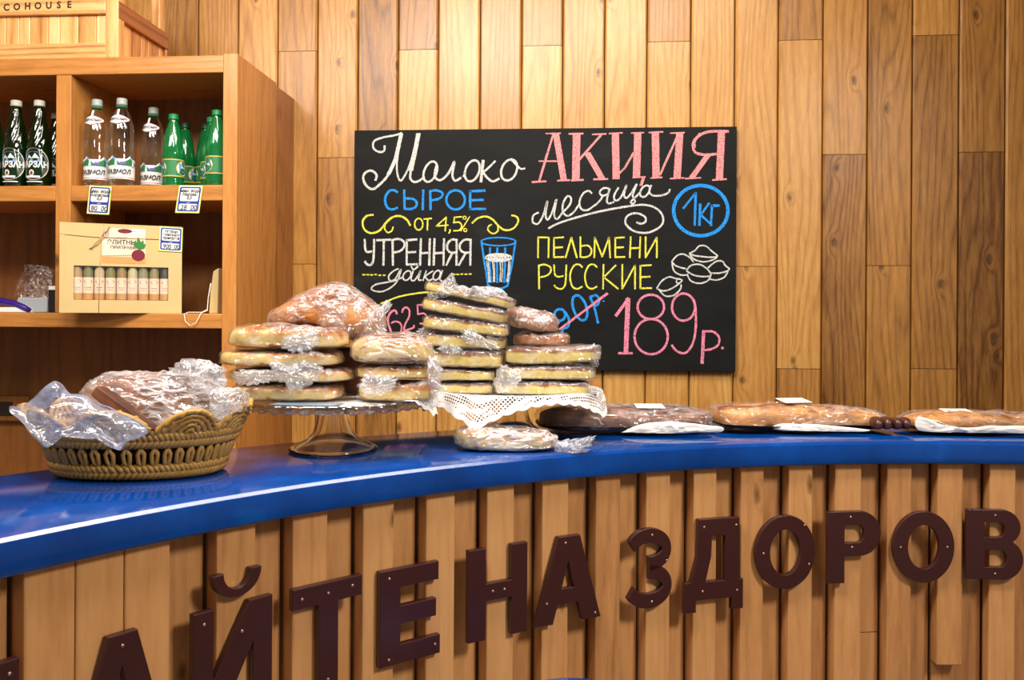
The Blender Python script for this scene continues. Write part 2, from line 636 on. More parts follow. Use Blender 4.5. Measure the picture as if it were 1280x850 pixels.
# recessed boards, one run of planks between and behind the battens
mb = MB()
cuts = [b[0] for b in bats] + [bats[-1][0] - stepa]
for i in range(len(cuts) - 1):
    a0, a1 = cuts[i] - .002, cuts[i + 1] + .0022
    zcut = None
    if abs(bats[i][0] - ang_px(1044)) < .01:
        zcut = hit_cyl(1090, 790, RK).z
    spans = [(0.0, ZT)] if zcut is None else [(0.0, zcut - .001), (zcut + .001, ZT)]
    for z0, z1 in spans:
        mb.pl = (random.random(), random.uniform(.36, .58), 0)
        p = [arc(a0, RK), arc(a1, RK), arc(a1, RK + .014), arc(a0, RK + .014)]
        mb.prism(p, (0, 0, z0), (0, 0, z1))
mb.mat = 1
for i in range(60):
    a, b = A0 + (A1 - A0) * i / 60, A0 + (A1 - A0) * (i + 1) / 60
    mb.prism([arc(a, RK + .0145), arc(b, RK + .0145), arc(b, RK + .05), arc(a, RK + .05)], (0, 0, 0), (0, 0, ZT))
obj('backing_boards', mb, [M['batten'], M['dark_gap']], base)
for i, (a0, a1) in enumerate(bats):
    mb = MB()
    mb.pl = (random.random(), random.uniform(.46, .68), 0)
    z0 = 0.0
    if abs(a0 - ang_px(1172)) < .004:
        z0 = hit_cyl(1188, 832, RB).z
    pc = (arc(a0, RB) + arc(a1, RB)) / 2
    n = (pc - CC); n.z = 0; n.normalize()
    p = [arc(a0, RB), arc(a1, RB), arc(a1, RB) + n * .029, arc(a0, RB) + n * .029]
    mb.prism(p, (0, 0, z0), (0, 0, ZT))
    obj('batten', mb, M['batten'], base, bevel=.0028)

# ------------------------------------------------------------------ wooden letters on the counter front
def arc2(cx, cy, rx, ry, a0, a1, n=18):
    return [(cx + rx * math.cos(R_(a0 + (a1 - a0) * i / n)), cy + ry * math.sin(R_(a0 + (a1 - a0) * i / n))) for i in range(n + 1)]


def seg_poly(p, q, t):
    p, q = Vector(p), Vector(q)
    d = (q - p).normalized()
    n = Vector((-d.y, d.x)) * t / 2
    return [tuple(p + n), tuple(p - n), tuple(q - n), tuple(q + n)]


# each glyph: list of shapes; a shape: [outline, hole, hole ...] in a box 1 wide and 1 tall (y up)
def ribbon(c, t):
    L, Rr = [], []
    for i, p in enumerate(c):
        a, b = Vector(c[max(i - 1, 0)]), Vector(c[min(i + 1, len(c) - 1)])
        d = (b - a).normalized()
        n = Vector((-d.y, d.x)) * t / 2
        L.append(tuple(Vector(p) + n)); Rr.append(tuple(Vector(p) - n))
    return [L + Rr[::-1]]


GL = {
    'П': [[[(0, 0), (0, 1), (1, 1), (1, 0), (.74, 0), (.74, .82), (.26, .82), (.26, 0)]]],
    'А': [[[(0, 0), (.35, 1), (.67, 1), (1, 0), (.73, 0), (.66, .22), (.33, .22), (.26, 0)], [(.385, .39), (.60, .39), (.50, .74)]]],
    'И': [[[(0, 0), (0, 1), (.23, 1), (.23, .36), (.70, 1), (1, 1), (1, 0), (.76, 0), (.76, .66), (.30, 0)]]],
    'Т': [[[(.37, 0), (.37, .815), (0, .815), (0, 1), (1, 1), (1, .815), (.64, .815), (.64, 0)]]],
    'Е': [[[(0, 0), (0, 1), (.97, 1), (.97, .815), (.32, .815), (.32, .60), (.93, .60), (.93, .42), (.32, .42), (.32, .19), (1, .19), (1, 0)]]],
    'Н': [[[(0, 0), (0, 1), (.27, 1), (.27, .605), (.74, .605), (.74, 1), (1, 1), (1, 0), (.74, 0), (.74, .43), (.27, .43), (.27, 0)]]],
    'Д': [[[(0, 0), (0, .315), (.10, .315), (.22, .60), (.24, 1), (.93, 1), (.93, .315), (1, .315), (1, 0), (.82, 0), (.82, .13), (.18, .13), (.18, 0)],
           [(.34, .315), (.70, .315), (.70, .82), (.45, .82), (.44, .60)]]],
    'О': [[arc2(.5, .5, .5, .5, 0, 360, 48)[:-1], arc2(.5, .5, .275, .32, 0, 360, 40)[:-1]]],
    'Р': [[[(0, 0), (0, 1), (.58, 1)] + arc2(.60, .69, .40, .31, 86, -86, 20) + [(.30, .38), (.30, 0)],
           [(.30, .555), (.30, .825), (.56, .825)] + arc2(.57, .69, .135, .135, 88, -88, 12) + [(.5, .555)]]],
    'В': [[[(0, 0), (0, 1), (.62, 1)] + arc2(.62, .75, .33, .25, 88, -58, 16) + arc2(.64, .285, .36, .285, 62, -90, 18),
           [(.30, .60), (.30, .835), (.56, .835)] + arc2(.57, .718, .12, .117, 88, -88, 10),
           [(.30, .165), (.30, .43), (.58, .43)] + arc2(.59, .298, .14, .132, 88, -88, 10)]],
}
_top = arc2(.44, .735, .385, .18, 158, -88, 26)
_bot = arc2(.44, .275, .40, .185, 88, -160, 26)
GL['З'] = [ribbon([(p[0], p[1]) for p in _top], .17), ribbon(_bot, .17)]


def curve_mesh(shapes, w, h, depth, bev):
    """2D filled curves, extruded and bevelled, returned as verts (x, y up, z out) and faces"""
    V, F = [], []
    for sh in shapes:
        cu = bpy.data.curves.new('tmp_outline', 'CURVE')
        cu.dimensions = '2D'
        cu.fill_mode = 'BOTH'
        cu.extrude = depth / 2 - bev
        cu.bevel_depth = bev
        cu.bevel_resolution = 1
        for ring in sh:
            sp = cu.splines.new('POLY')
            sp.points.add(len(ring) - 1)
            for pt, (x, y) in zip(sp.points, ring):
                pt.co = (x * w, y * h, 0, 1)
            sp.use_cyclic_u = True
        o = bpy.data.objects.new('tmp_outline', cu)
        me = bpy.data.meshes.new_from_object(o)
        b = len(V)
        V += [v.co.copy() for v in me.vertices]
        F += [tuple(b + i for i in p.vertices) for p in me.polygons]
        bpy.data.objects.remove(o); bpy.data.curves.remove(cu); bpy.data.meshes.remove(me)
    return V, F


LT = .012
RL = RB - .0085          # letter mid-plane
# glyph, left px, right px, centre y px of the letter (at its middle), top px and bottom px at its middle, screws, label
letters = [
    ('П', -78, 23, 906, 840, 972, [(.88, .88)], 'dark brown letter cut off by the bottom left picture corner'),
    ('А', 96, 206, 862, 794, 930, [(.5, .9)], 'dark brown wooden letter A at the left, left of the letter with a breve'),
    ('И', 243, 340, 828, 757, 898, [(.12, .9), (.6, .75)], 'dark brown wooden letter with a loose curved breve above it'),
    ('Т', 367, 452, 793, 729, 857, [(.12, .9), (.5, .9), (.86, .92), (.5, .06)], 'dark brown T shaped wooden letter on the counter front'),
    ('Е', 476, 550, 767, 709, 825, [(.14, .92), (.14, .06), (.92, .1)], 'dark brown E shaped wooden letter on the counter front'),
    ('Н', 587, 659, 740, 684, 796, [(.4, .52), (.6, .52)], 'dark brown H shaped wooden letter on the counter front'),
    ('А', 670, 751, 724, 671, 777, [(.45, .93), (.17, .25), (.92, .05)], 'dark brown wooden letter A near the middle, between H and 3 shapes'),
    ('З', 786, 844, 711, 661, 760, [(.5, .92), (.82, .58), (.5, .08)], 'dark brown wooden letter shaped like the digit 3'),
    ('Д', 857, 929, 704, 649, 763, [(.32, .92), (.88, .92), (.3, .22), (.9, .2)], 'dark brown wooden letter with two short feet and a trapezoid hole'),
    ('О', 946, 1019, 690, 645, 736, [(.12, .5), (.82, .86), (.9, .32)], 'dark brown O shaped ring letter, left of the P shaped letter'),
    ('Р', 1036, 1101, 684, 640, 728, [(.42, .93), (.45, .5)], 'dark brown P shaped wooden letter between two ring letters'),
    ('О', 1118, 1193, 684, 640, 728, [(.11, .5), (.89, .5)], 'dark brown O shaped ring letter, right of the P shaped letter'),
    ('В', 1210, 1279, 681, 638, 724, [(.5, .93), (.5, .08)], 'dark brown B shaped wooden letter at the right picture edge'),
]
LBOX = {}
for gi, (g, xl, xr, yc, yt, yb, scr, lab) in enumerate(letters):
    pl_, pr_ = hit_cyl(xl, yc, RL - .006), hit_cyl(xr, yc, RL - .006)
    xm = (xl + xr) / 2
    zt, zb = hit_cyl(xm, yt, RL - .006).z, hit_cyl(xm, yb, RL - .006).z
    w = (Vector((pr_.x, pr_.y, 0)) - Vector((pl_.x, pl_.y, 0))).length
    h = zt - zb
    am = (ang(pl_) + ang(pr_)) / 2
    n = Vector((-math.cos(am), -math.sin(am), 0))       # towards the viewer
    tx = Vector((0, 0, 1)).cross(n) * -1
    if tx.dot(pr_ - pl_) < 0:
        tx = -tx
    mid = arc(am, RL, 0)
    org = mid - tx * w / 2 + Vector((0, 0, zb))
    MT = Matrix((tx.to_4d(), Vector((0, 0, 1)).to_4d(), n.to_4d(), (0, 0, 0, 1)))
    MT = Matrix.Translation(org) @ Matrix(((tx.x, 0, n.x, 0), (tx.y, 0, n.y, 0), (tx.z, 1, n.z, 0), (0, 0, 0, 1)))
    root = thing('wooden_letter', lab, 'letter', tuple(mid + Vector((0, 0, zb))), 'brown letters spelling a greeting along the counter')
    V, F = curve_mesh(GL[g], w, h, LT, .0012)
    mb = MB()
    mb.v = [MT @ v for v in V]
    for f in F:
        mb.face(f)
    obj('letter_body', mb, M['letter'], root)
    if g == 'И':
        # the breve, its own piece
        p0, p1 = hit_cyl(266, 730, RL - .006), hit_cyl(327, 716, RL - .006)
        ws = (Vector((p1.x, p1.y, 0)) - Vector((p0.x, p0.y, 0))).length
        zc = hit_cyl(296, 712, RL - .006).z
        sh = ribbon(arc2(.5, .5, .39, .62, 180, 360, 20), .20)
        V, F = curve_mesh([sh], ws, ws * .62, LT, .0012)
        mid2 = (p0 + p1) / 2
        a2 = ang(mid2)
        o2 = arc(a2, RL, zc - ws * .36) - tx * ws / 2
        M2 = Matrix.Translation(o2) @ Matrix(((tx.x, 0, n.x, 0), (tx.y, 0, n.y, 0), (tx.z, 1, n.z, 0), (0, 0, 0, 1)))
        mb = MB(); mb.v = [M2 @ v for v in V]
        for f in F:
            mb.face(f)
        obj('breve', mb, M['letter'], root)
    for (u, v) in scr:
        mb = MB()
        c = MT @ Vector((u * w, v * h, LT / 2))
        mb.lathe([(.0003, 0), (.0026, .0002), (.0022, .0011), (.0003, .0015)], 10, Matrix.Translation(c) @ n.to_track_quat('Z', 'Y').to_matrix().to_4x4())
        obj('screw', mb, M['screw'], root, label='pale screw head')

# ------------------------------------------------------------------ shelving unit
YF, YBK = 2.365, 2.677
shelf = thing('shelving_unit', 'amber wooden open shelving unit with compartments against the plank wall', 'shelf', (-1.6, YF, 0))
pxz = lambda x, y: Py(x, y, YF).z
SX1 = Py(296.5, 200, YF).x
SX0s = Py(278.5, 200, YF).x
ZTOP = pxz(150, 71.0)
ZTB = pxz(150, 92.5)
ZS1, ZS1b = pxz(170, 231.5), pxz(170, 251)
ZS2, ZS2b = pxz(170, 391.5), pxz(170, 410)
DX0, DX1 = Py(69.5, 150, YF).x, Py(88.5, 150, YF).x
SXL = -2.75
rnd = lambda a=.45, b=.6: (random.random(), random.uniform(a, b), 0)


def bpart(name, x0, x1, y0, y1, z0, z1, mat, parent=shelf, bev=.0025, pl=None, label=None):
    m_ = MB(); m_.pl = pl or rnd(); m_.box(x0, x1, y0, y1, z0, z1)
    return obj(name, m_, mat, parent, bevel=bev, label=label)


bpart('side_panel', SX0s, SX1, YF - .002, YBK, 0, ZTOP + .004, M['shelf'])
bpart('side_panel', SX0s + .004, SX1 - .001, YBK + .002, WALLY - .001, 0, ZTOP - .004, M['shelf'], pl=(.37, .12, 0))
bpart('side_panel', SXL, SXL + .038, YF, YBK, 0, ZTOP, M['shelf'])
bpart('top_board', SXL + .038, SX0s, YF, YBK, ZTB, ZTOP, M['shelfx'])
bpart('divider', DX0, DX1, YF + .001, YBK - .012, ZS2, ZTB, M['shelf'])
bpart('shelf_board', SXL + .038, DX0, YF + .001, YBK - .012, ZS1b, ZS1, M['shelfx'])
bpart('shelf_board', DX1, SX0s, YF + .001, YBK - .012, ZS1b, ZS1, M['shelfx'])
bpart('shelf_board', SXL + .038, SX0s, YF, YBK - .012, ZS2b, ZS2, M['shelfx'])
bpart('shelf_board', SXL + .038, SX0s, YF, YBK - .012, .62, .66, M['shelfx'])
bpart('back_panel', SXL + .038, SX0s, YBK - .012, YBK, 0, ZTB, M['shelfback'], bev=0, pl=(.2, .45, 0))
# small reddish framed recess low in the back
hx0, hx1 = Py(-70, 500, YBK - .03).x, Py(36, 500, YBK - .03).x
hz1, hz0 = Py(10, 495, YBK - .03).z, Py(10, 526, YBK - .03).z
fr = bpart('drawer_front', hx0, hx1, YBK - .034, YBK - .0125, hz0, hz1, M['shelfback'], pl=(.6, .3, 0))
bpart('finger_slot', hx0 + .03, hx1 - .05, YBK - .0355, YBK - .033, hz0 + .016, hz1 - .018, M['dark_gap'], fr, bev=0)

# ------------------------------------------------------------------ chalkboard with its writing
YB = 2.826
c1, c2, c3, c4 = Py(444.2, 164, YB), Py(921.8, 157, YB), Py(918.4, 463.4, YB), Py(440.0, 461, YB)
bx0, bx1 = (c1.x + c4.x) / 2, (c2.x + c3.x) / 2
bz1, bz0 = (c1.z + c2.z) / 2, (c3.z + c4.z) / 2


def board_mat():
    k = NT('black_chalkboard_paint')
    tc = k.n('TexCoord').outputs['Object']
    a = k.n('TexNoise', {'Vector': k.vmath('MULTIPLY', tc, (1, 1, 2.5)), 'Scale': 5.0, 'Detail': 5.0, 'Roughness': .6}).outputs[0]
    c = k.ramp(a, [(.3, lin(14, 14, 13)), (.62, lin(22, 22, 21)), (.85, lin(44, 44, 41))])
    k.set(k.b.inputs['Base Color'], c)
    k.set(k.b.inputs['Roughness'], .62)
    k.set(k.b.inputs['Specular IOR Level'], .15)
    return k.m


def chalk(name, col):
    k = NT(name)
    tc = k.n('TexCoord').outputs['Object']
    a = k.n('TexNoise', {'Vector': k.vmath('MULTIPLY', tc, (1.0, 1.0, .5)), 'Scale': 430.0, 'Detail': 3.0, 'Roughness': .7}).outputs[0]
    k.set(k.b.inputs['Base Color'], col)
    k.set(k.b.inputs['Roughness'], .95)
    k.set(k.b.inputs['Specular IOR Level'], .1)
    f = k.ramp(a, [(.36, (.22, .22, .22)), (.54, (1, 1, 1))])
    mx = k.n('MixShader', {0: f, 1: k.n('BsdfTransparent'), 2: k.b})
    k.set(k.out.inputs['Surface'], mx)
    return k.m


M['board'] = board_mat()
M['cw'] = chalk('white_chalk', lin(216, 214, 207))
M['cp'] = chalk('pink_chalk', lin(240, 150, 150))
M['cp2'] = chalk('rose_chalk', lin(238, 140, 165))
M['cb'] = chalk('blue_chalk', lin(48, 150, 236))
M['cy'] = chalk('yellow_chalk', lin(236, 228, 84))
mb = MB(); mb.box(bx0, bx1, YB, WALLY - .001, bz0, bz1)
board = tag(obj('chalkboard', mb, M['board'], bevel=.0015), 'black chalkboard on the plank wall covered with coloured chalk writing', 'chalkboard')
_k = [0]


def smooth_path(pts, n=7):
    P = [Vector((p[0], p[1])) for p in pts]
    if len(P) < 3:
        return P
    out = []
    for i in range(len(P) - 1):
        p0, p1, p2, p3 = P[max(i - 1, 0)], P[i], P[i + 1], P[min(i + 2, len(P) - 1)]
        for q in range(n):
            t = q / n
            out.append(.5 * ((2 * p1) + (-p0 + p2) * t + (2 * p0 - 5 * p1 + 4 * p2 - p3) * t * t + (-p0 + 3 * p1 - 3 * p2 + p3) * t ** 3))
    out.append(P[-1])
    return out


def stroke(mb, pts, w, frame, sm=True):
    """one chalk stroke as a thin ribbon on the board face; pts in the coordinates of a crop: frame = (x0, y0, scale)"""
    _k[0] += 1
    yy = YB - .0006 - .00001 * (_k[0] % 60)
    fx, fy, sc = frame
    P = smooth_path(pts) if sm else [Vector((p[0], p[1])) for p in pts]
    if not sm and len(P) > 1:      # polyline: each leg its own ribbon so corners stay crisp
        for a, b in zip(P[:-1], P[1:]):
            d = (b - a)
            if d.length < 1e-6:
                continue
            e = d.normalized() * w * .3
            legs = [a - e + (b - a + 2 * e) * t for t in (0, .25, .5, .75, 1)]
            _rib(mb, legs, w, frame, yy)
        return
    _rib(mb, P, w, frame, yy)


def _rib(mb, P, w, frame, yy):
    fx, fy, sc = frame
    L, R2 = [], []
    for i, p in enumerate(P):
        a, b = P[max(i - 1, 0)], P[min(i + 1, len(P) - 1)]
        d = (b - a)
        d = d.normalized() if d.length > 1e-6 else Vector((1, 0))
        n = Vector((-d.y, d.x)) * w / 2 * random.uniform(.86, 1.1)
        for lst, q in ((L, p + n), (R2, p - n)):
            v = Py(fx + q.x / sc, fy + q.y / sc, yy)
            lst.append(mb.vert(v))
    for i in range(len(P) - 1):
        mb.face((L[i], L[i + 1], R2[i + 1], R2[i]))


def ell(cx, cy, rx, ry, a0=0, a1=360, n=22, slant=0.0):
    out = []
    for i in range(n + 1):
        a = R_(a0 + (a1 - a0) * i / n)
        x, y = rx * math.cos(a), ry * math.sin(a)
        out.append((cx + x - slant * y, cy + y))
    return out


# block capitals in a unit box (y down): (points, smooth?)
CAPS = {
    'С': [([(.95, .12), (.7, .0), (.35, .03), (.08, .3), (.04, .6), (.2, .9), (.55, 1), (.95, .9)], 1)],
    'Ы': [([(.03, 0), (.05, .97)], 0), ([(.05, .42), (.45, .45), (.66, .62), (.62, .85), (.4, .97), (.05, .97)], 1), ([(1, 0), (.97, 1)], 0)],
    'Р': [([(.05, .03), (.08, 1)], 0), ([(.02, .05), (.5, .0), (.95, .1), (1, .28), (.7, .45), (.1, .53)], 1)],
    'О': [(ell(.5, .5, .48, .5), 1)],
    'Е': [([(.95, .02), (.05, .05), (.05, .98), (.98, .97)], 0), ([(.05, .52), (.85, .5)], 0)],
    'У': [([(.02, .0), (.08, .38), (.3, .5), (.75, .47)], 1), ([(.95, 0), (.92, .5), (.85, .85), (.6, 1), (.25, .97), (.02, .85)], 1)],
    'Т': [([(0, .05), (1, .03)], 0), ([(.5, .05), (.47, 1)], 0)],
    'Н': [([(.1, 0), (.02, 1)], 0), ([(.98, 0), (.92, 1)], 0), ([(.05, .55), (.95, .53)], 0)],
    'Я': [([(.9, .02), (.88, 1)], 0), ([(.9, .04), (.45, .03), (.1, .2), (.1, .4), (.4, .52), (.88, .52)], 1), ([(.55, .52), (0, 1)], 0)],
    'П': [([(.03, 1), (.05, .02), (.98, .03), (.95, 1)], 0)],
    'Л': [([(0, 1), (.5, .03), (.97, 1)], 0)],
    'Ь': [([(.05, 0), (.05, .97)], 0), ([(.05, .45), (.7, .42), (1, .62), (.9, .87), (.5, .98), (.05, .97)], 1)],
    'М': [([(.03, 1), (.06, .03), (.5, .95), (.9, .03), (.97, 1)], 0)],
    'И': [([(.06, 0), (.05, 1), (.95, .03), (.95, 1)], 0)],
    'К': [([(.08, 0), (.05, 1)], 0), ([(.85, .03), (.1, .52), (1, 1)], 0)],
}


def caps(mb, items, y0, y1, w, frame):
    for g, x0, x1 in items:
        for pts, sm in CAPS[g]:
            q = [(x0 + p[0] * (x1 - x0), y0 + p[1] * (y1 - y0)) for p in pts]
            stroke(mb, q, w, frame, bool(sm))


FA = (430, 150, 4.723)
FB = (660, 150, 4.722)
FC = (430, 300, 4.723)
FD = (660, 300, 4.722)


def chalk_part(name, mat, label=None):
    def deco(fn):
        m_ = MB()
        fn(m_)
        obj(name, m_, M[mat], board, local=True, label=label)
    return deco


@chalk_part('chalk_lettering', 'cw', 'white chalk script word with curled capital')
def _(mb):
    S_ = lambda p, w=13, sm=True: stroke(mb, p, w, FA, sm)
    S_([(240, 150), (236, 182), (205, 188), (174, 165), (178, 125), (230, 103), (300, 90), (342, 76)], 12)
    for o in (-7, 0, 7):
        S_([(338 + o, 78), (320 + o, 165), (300 + o, 240), (262 + o, 322)], 9)
    S_([(300, 245), (262, 322), (220, 372), (170, 408), (130, 385), (113, 340), (130, 308), (165, 300), (192, 325), (185, 358)], 14)
    S_([(332, 90), (318, 200), (312, 290), (326, 352), (348, 345), (390, 260), (425, 130), (442, 78)], 11)
    for o in (-8, 0, 8):
        S_([(440 + o, 78), (418 + o, 190), (394 + o, 300)], 10)
    S_([(394, 300), (392, 345), (415, 366), (445, 358), (475, 335)], 13)
    S_(ell(510, 305, 38, 60, slant=.25), 13)
    S_([(548, 262), (535, 320), (552, 352), (580, 350), (618, 312), (652, 245), (640, 320), (655, 358), (692, 340)], 13)
    S_(ell(757, 300, 42, 62, slant=.22), 13)
    S_([(700, 330), (715, 335)], 10)
    S_([(822, 235), (808, 368)], 16)
    S_([(895, 240), (850, 285), (815, 312)], 12)
    S_([(822, 310), (850, 345), (880, 362), (918, 345)], 13)
    S_(ell(975, 295, 46, 62, slant=.2), 13)
    S_([(985, 232), (1015, 262), (1045, 288), (1070, 284)], 11)


@chalk_part('chalk_lettering', 'cb', 'blue chalk capitals')
def _(mb):
    caps(mb, [('С', 240, 322), ('Ы', 352, 468), ('Р', 505, 580), ('О', 602, 716), ('Е', 740, 836)], 415, 528, 14, FA)


@chalk_part('chalk_lettering', 'cy', 'yellow chalk fat percentage between two scrolls')
def _(mb):
    S_ = lambda p, w=10, sm=True: stroke(mb, p, w, FA, sm)
    S_([(175, 560), (135, 566), (110, 600), (120, 645), (160, 668), (210, 652), (245, 610), (285, 575), (330, 567), (370, 588), (392, 624)], 12)
    S_([(246, 608), (240, 640), (258, 664), (282, 654), (290, 630)], 9)
    S_(ell(441, 615, 24, 34), 9)
    S_([(472, 585), (516, 581)], 9, False); S_([(494, 583), (492, 650)], 9, False)
    S_([(604, 574), (546, 626), (614, 621)], 9, False); S_([(603, 574), (597, 655)], 9, False)
    S_([(623, 645), (626, 655), (618, 670)], 9)
    S_([(694, 571), (652, 575), (648, 606)], 9, False)
    S_([(648, 606), (680, 604), (695, 625), (682, 650), (645, 654)], 9)
    S_(ell(712, 577, 9, 9, n=12), 6); S_(ell(716, 650, 9, 9, n=12), 6); S_([(742, 570), (690, 655)], 7, False)
    S_([(755, 610), (790, 580), (840, 570), (880, 590), (912, 625), (950, 650), (1000, 640), (1028, 600), (1020, 572), (988, 562)], 11)
    S_([(908, 622), (908, 655), (880, 671), (852, 652), (854, 628), (872, 616)], 9)


@chalk_part('chalk_lettering', 'cw', 'white chalk capitals above a small script word')
def _(mb):
    caps(mb, [('У', 121, 181), ('Т', 195, 275), ('Р', 283, 356), ('Е', 367, 432), ('Н', 448, 508), ('Н', 528, 592), ('Я', 604, 672), ('Я', 678, 755)], 702, 856, 13, FA)
    S_ = lambda p, w=9, sm=True: stroke(mb, p, w, FC, sm)
    S_([(322, 168), (288, 186), (264, 214), (272, 240), (302, 230), (336, 172), (318, 235), (280, 278), (225, 304), (178, 300), (162, 284), (190, 262), (250, 250), (300, 240), (345, 220)], 9)
    S_(ell(372, 210, 22, 28, slant=.3), 9)
    S_([(408, 182), (396, 230), (412, 240), (436, 212), (452, 180), (440, 232), (458, 236)], 9)
    S_([(395, 154), (412, 174), (438, 154)], 10)
    S_([(486, 180), (466, 242)], 9)
    S_([(526, 182), (482, 214), (500, 238), (522, 230)], 9)
    S_(ell(548, 208, 20, 28, slant=.3), 9)
    S_([(582, 178), (566, 230), (580, 242)], 9)


@chalk_part('chalk_lettering', 'cy', 'yellow chalk dots and a long arc')
def _(mb):
    for x, y in [(117, 205), (140, 205), (163, 206), (187, 204), (212, 208), (237, 208), (650, 203), (672, 203), (695, 201), (720, 202), (745, 201)]:
        stroke(mb, [(x - 6, y), (x + 6, y)], 8, FC, False)
    stroke(mb, [(215, 376), (262, 358), (320, 336), (400, 319), (500, 308), (580, 316)], 10, FC)


@chalk_part('chalk_lettering', 'cp2', 'pink chalk price half hidden by bread')
def _(mb):
    S_ = lambda p, w=14, sm=True: stroke(mb, p, w, (480, 340, 9.45), sm)
    S_([(152, 500), (140, 462), (110, 455), (70, 490), (45, 560), (60, 640), (85, 710)], 26)
    S_([(85, 605), (130, 585), (185, 600), (208, 650), (200, 715)], 20)
    S_([(215, 480), (225, 440), (260, 418), (298, 450), (295, 530), (250, 620), (240, 690), (300, 675), (350, 655), (352, 625)], 22)
    S_([(480, 385), (395, 390), (400, 500)], 20, False)
    S_([(400, 500), (470, 490), (510, 540), (480, 600), (420, 610)], 20)


@chalk_part('chalk_drawing', 'cb', 'blue chalk outline of a faceted drinking glass')
def _(mb):
    S_ = lambda p, w=10, sm=True: stroke(mb, p, w, FA, sm)
    S_(ell(912, 718, 102, 24, n=30), 9)
    S_([(812, 722), (828, 830), (852, 982)], 12, False)
    S_([(1012, 722), (992, 850), (966, 980)], 12, False)
    S_([(852, 975), (880, 992), (930, 994), (968, 976)], 12)
    for x in (862, 905, 952):
        S_([(x, 756), (x - 2, 860), (x + (906 - x) * .15, 958)], 13, False)


@chalk_part('chalk_drawing', 'cw', 'white chalk milk in the drawn glass')
def _(mb):
    for r in (76, 60, 44, 26, 10):
        stroke(mb, ell(912, 812, r, r * .28), 10, FA)
    for x in (842, 850, 876, 884, 922, 934, 972, 980):
        stroke(mb, [(x, 835), (x + (912 - x) * .08 + 3, 890), (x + (912 - x) * .2, 955)], 6, FA, False)


@chalk_part('chalk_lettering', 'cp', 'tall pink chalk serif capitals')
def _(mb):
    def S_(p, w=12, sm=False):
        stroke(mb, p, w, FB, sm)

    def thick(p, q, w):
        n = 4
        for i in range(n):
            o = (i - (n - 1) / 2) * w / n
            S_([(p[0] + o, p[1]), (q[0] + o, q[1])], w / n + 3)
    S_([(150, 80), (66, 360)], 13); thick((164, 80), (212, 355), 34); S_([(66, 243), (178, 243)], 9)
    S_([(106, 80), (192, 78)], 8); S_([(25, 366), (105, 362)], 11); S_([(175, 358), (245, 355)], 10)
    thick((287, 82), (282, 355), 42); S_([(242, 82), (324, 80)], 10); S_([(256, 357), (326, 353)], 10)
    S_([(432, 88), (304, 232)], 13); thick((350, 195), (440, 350), 36); S_([(380, 85), (460, 82)], 9); S_([(388, 350), (470, 348)], 10)
    thick((516, 80), (520, 345), 40); S_([(480, 80), (556, 76)], 9); S_([(512, 340), (570, 285), (622, 195)], 12)
    thick((648, 76), (640, 335), 40); S_([(610, 78), (682, 74)], 9); S_([(620, 340), (692, 336)], 9); S_([(682, 340), (668, 384)], 18)
    thick((752, 75), (756, 340), 40); S_([(714, 74), (796, 70)], 9); S_([(725, 343), (790, 339)], 9); S_([(780, 322), (882, 95)], 13)
    thick((896, 76), (880, 340), 40); S_([(840, 78), (922, 74)], 9); S_([(840, 346), (920, 342)], 9)
    thick((1142, 70), (1130, 350), 40); S_([(1090, 354), (1170, 349)], 10)
    S_([(1186, 68), (1110, 66), (1040, 76), (990, 110), (974, 150), (990, 192), (1050, 206), (1112, 200)], 16, True)
    S_([(1020, 80), (985, 120), (982, 165)], 18, True)
    thick((1062, 208), (968, 338), 32); S_([(930, 346), (1020, 341)], 9)


@chalk_part('chalk_lettering', 'cw', 'white chalk slanted script word over a spiral underline')
def _(mb):
    S_ = lambda p, w=12, sm=True: stroke(mb, p, w, FB, sm)
    S_([(64, 545), (32, 564), (28, 602), (58, 612), (90, 562), (114, 478), (104, 560), (118, 588), (144, 540), (168, 468), (154, 556), (172, 584), (206, 545), (246, 500), (254, 462), (232, 450), (208, 490), (206, 540), (232, 566), (268, 545), (300, 500)], 11)
    S_([(378, 434), (356, 418), (324, 436), (304, 482), (314, 524), (350, 532), (396, 502)], 11)
    S_([(478, 404), (446, 402), (424, 424), (436, 446), (472, 436), (482, 404), (466, 468), (474, 492), (508, 484)], 11)
    S_([(446, 442), (424, 476), (392, 506)], 11)
    S_([(534, 398), (508, 448), (518, 476), (548, 456), (582, 384), (566, 440), (582, 460), (610, 430), (642, 378), (618, 444), (632, 478), (618, 494), (608, 482), (640, 450), (664, 426)], 11)
    S_(ell(690, 420, 26, 34, slant=.35), 11)
    S_([(728, 384), (716, 424), (740, 446), (790, 444), (826, 430), (838, 408)], 11)
    S_([(120, 640), (200, 602), (400, 545), (600, 508), (700, 502), (768, 530), (798, 580), (780, 630), (705, 665), (625, 655), (576, 610), (588, 565), (640, 550), (688, 570), (694, 598), (670, 612), (640, 604)], 12)


@chalk_part('chalk_lettering', 'cb', 'blue chalk weight in a ring')
def _(mb):
    for r in (-6, 0, 6):
        stroke(mb, ell(1020, 535, 160 + r, 148 + r, n=48), 9, FB)
    S_ = lambda p, w=14: stroke(mb, p, w, FB, False)
    S_([(918, 520), (990, 430), (984, 620)], 14)
    S_([(1016, 498), (1012, 620)], 15); S_([(1068, 492), (1020, 560), (1076, 612)], 13)
    S_([(1128, 505), (1086, 506), (1080, 622)], 15)


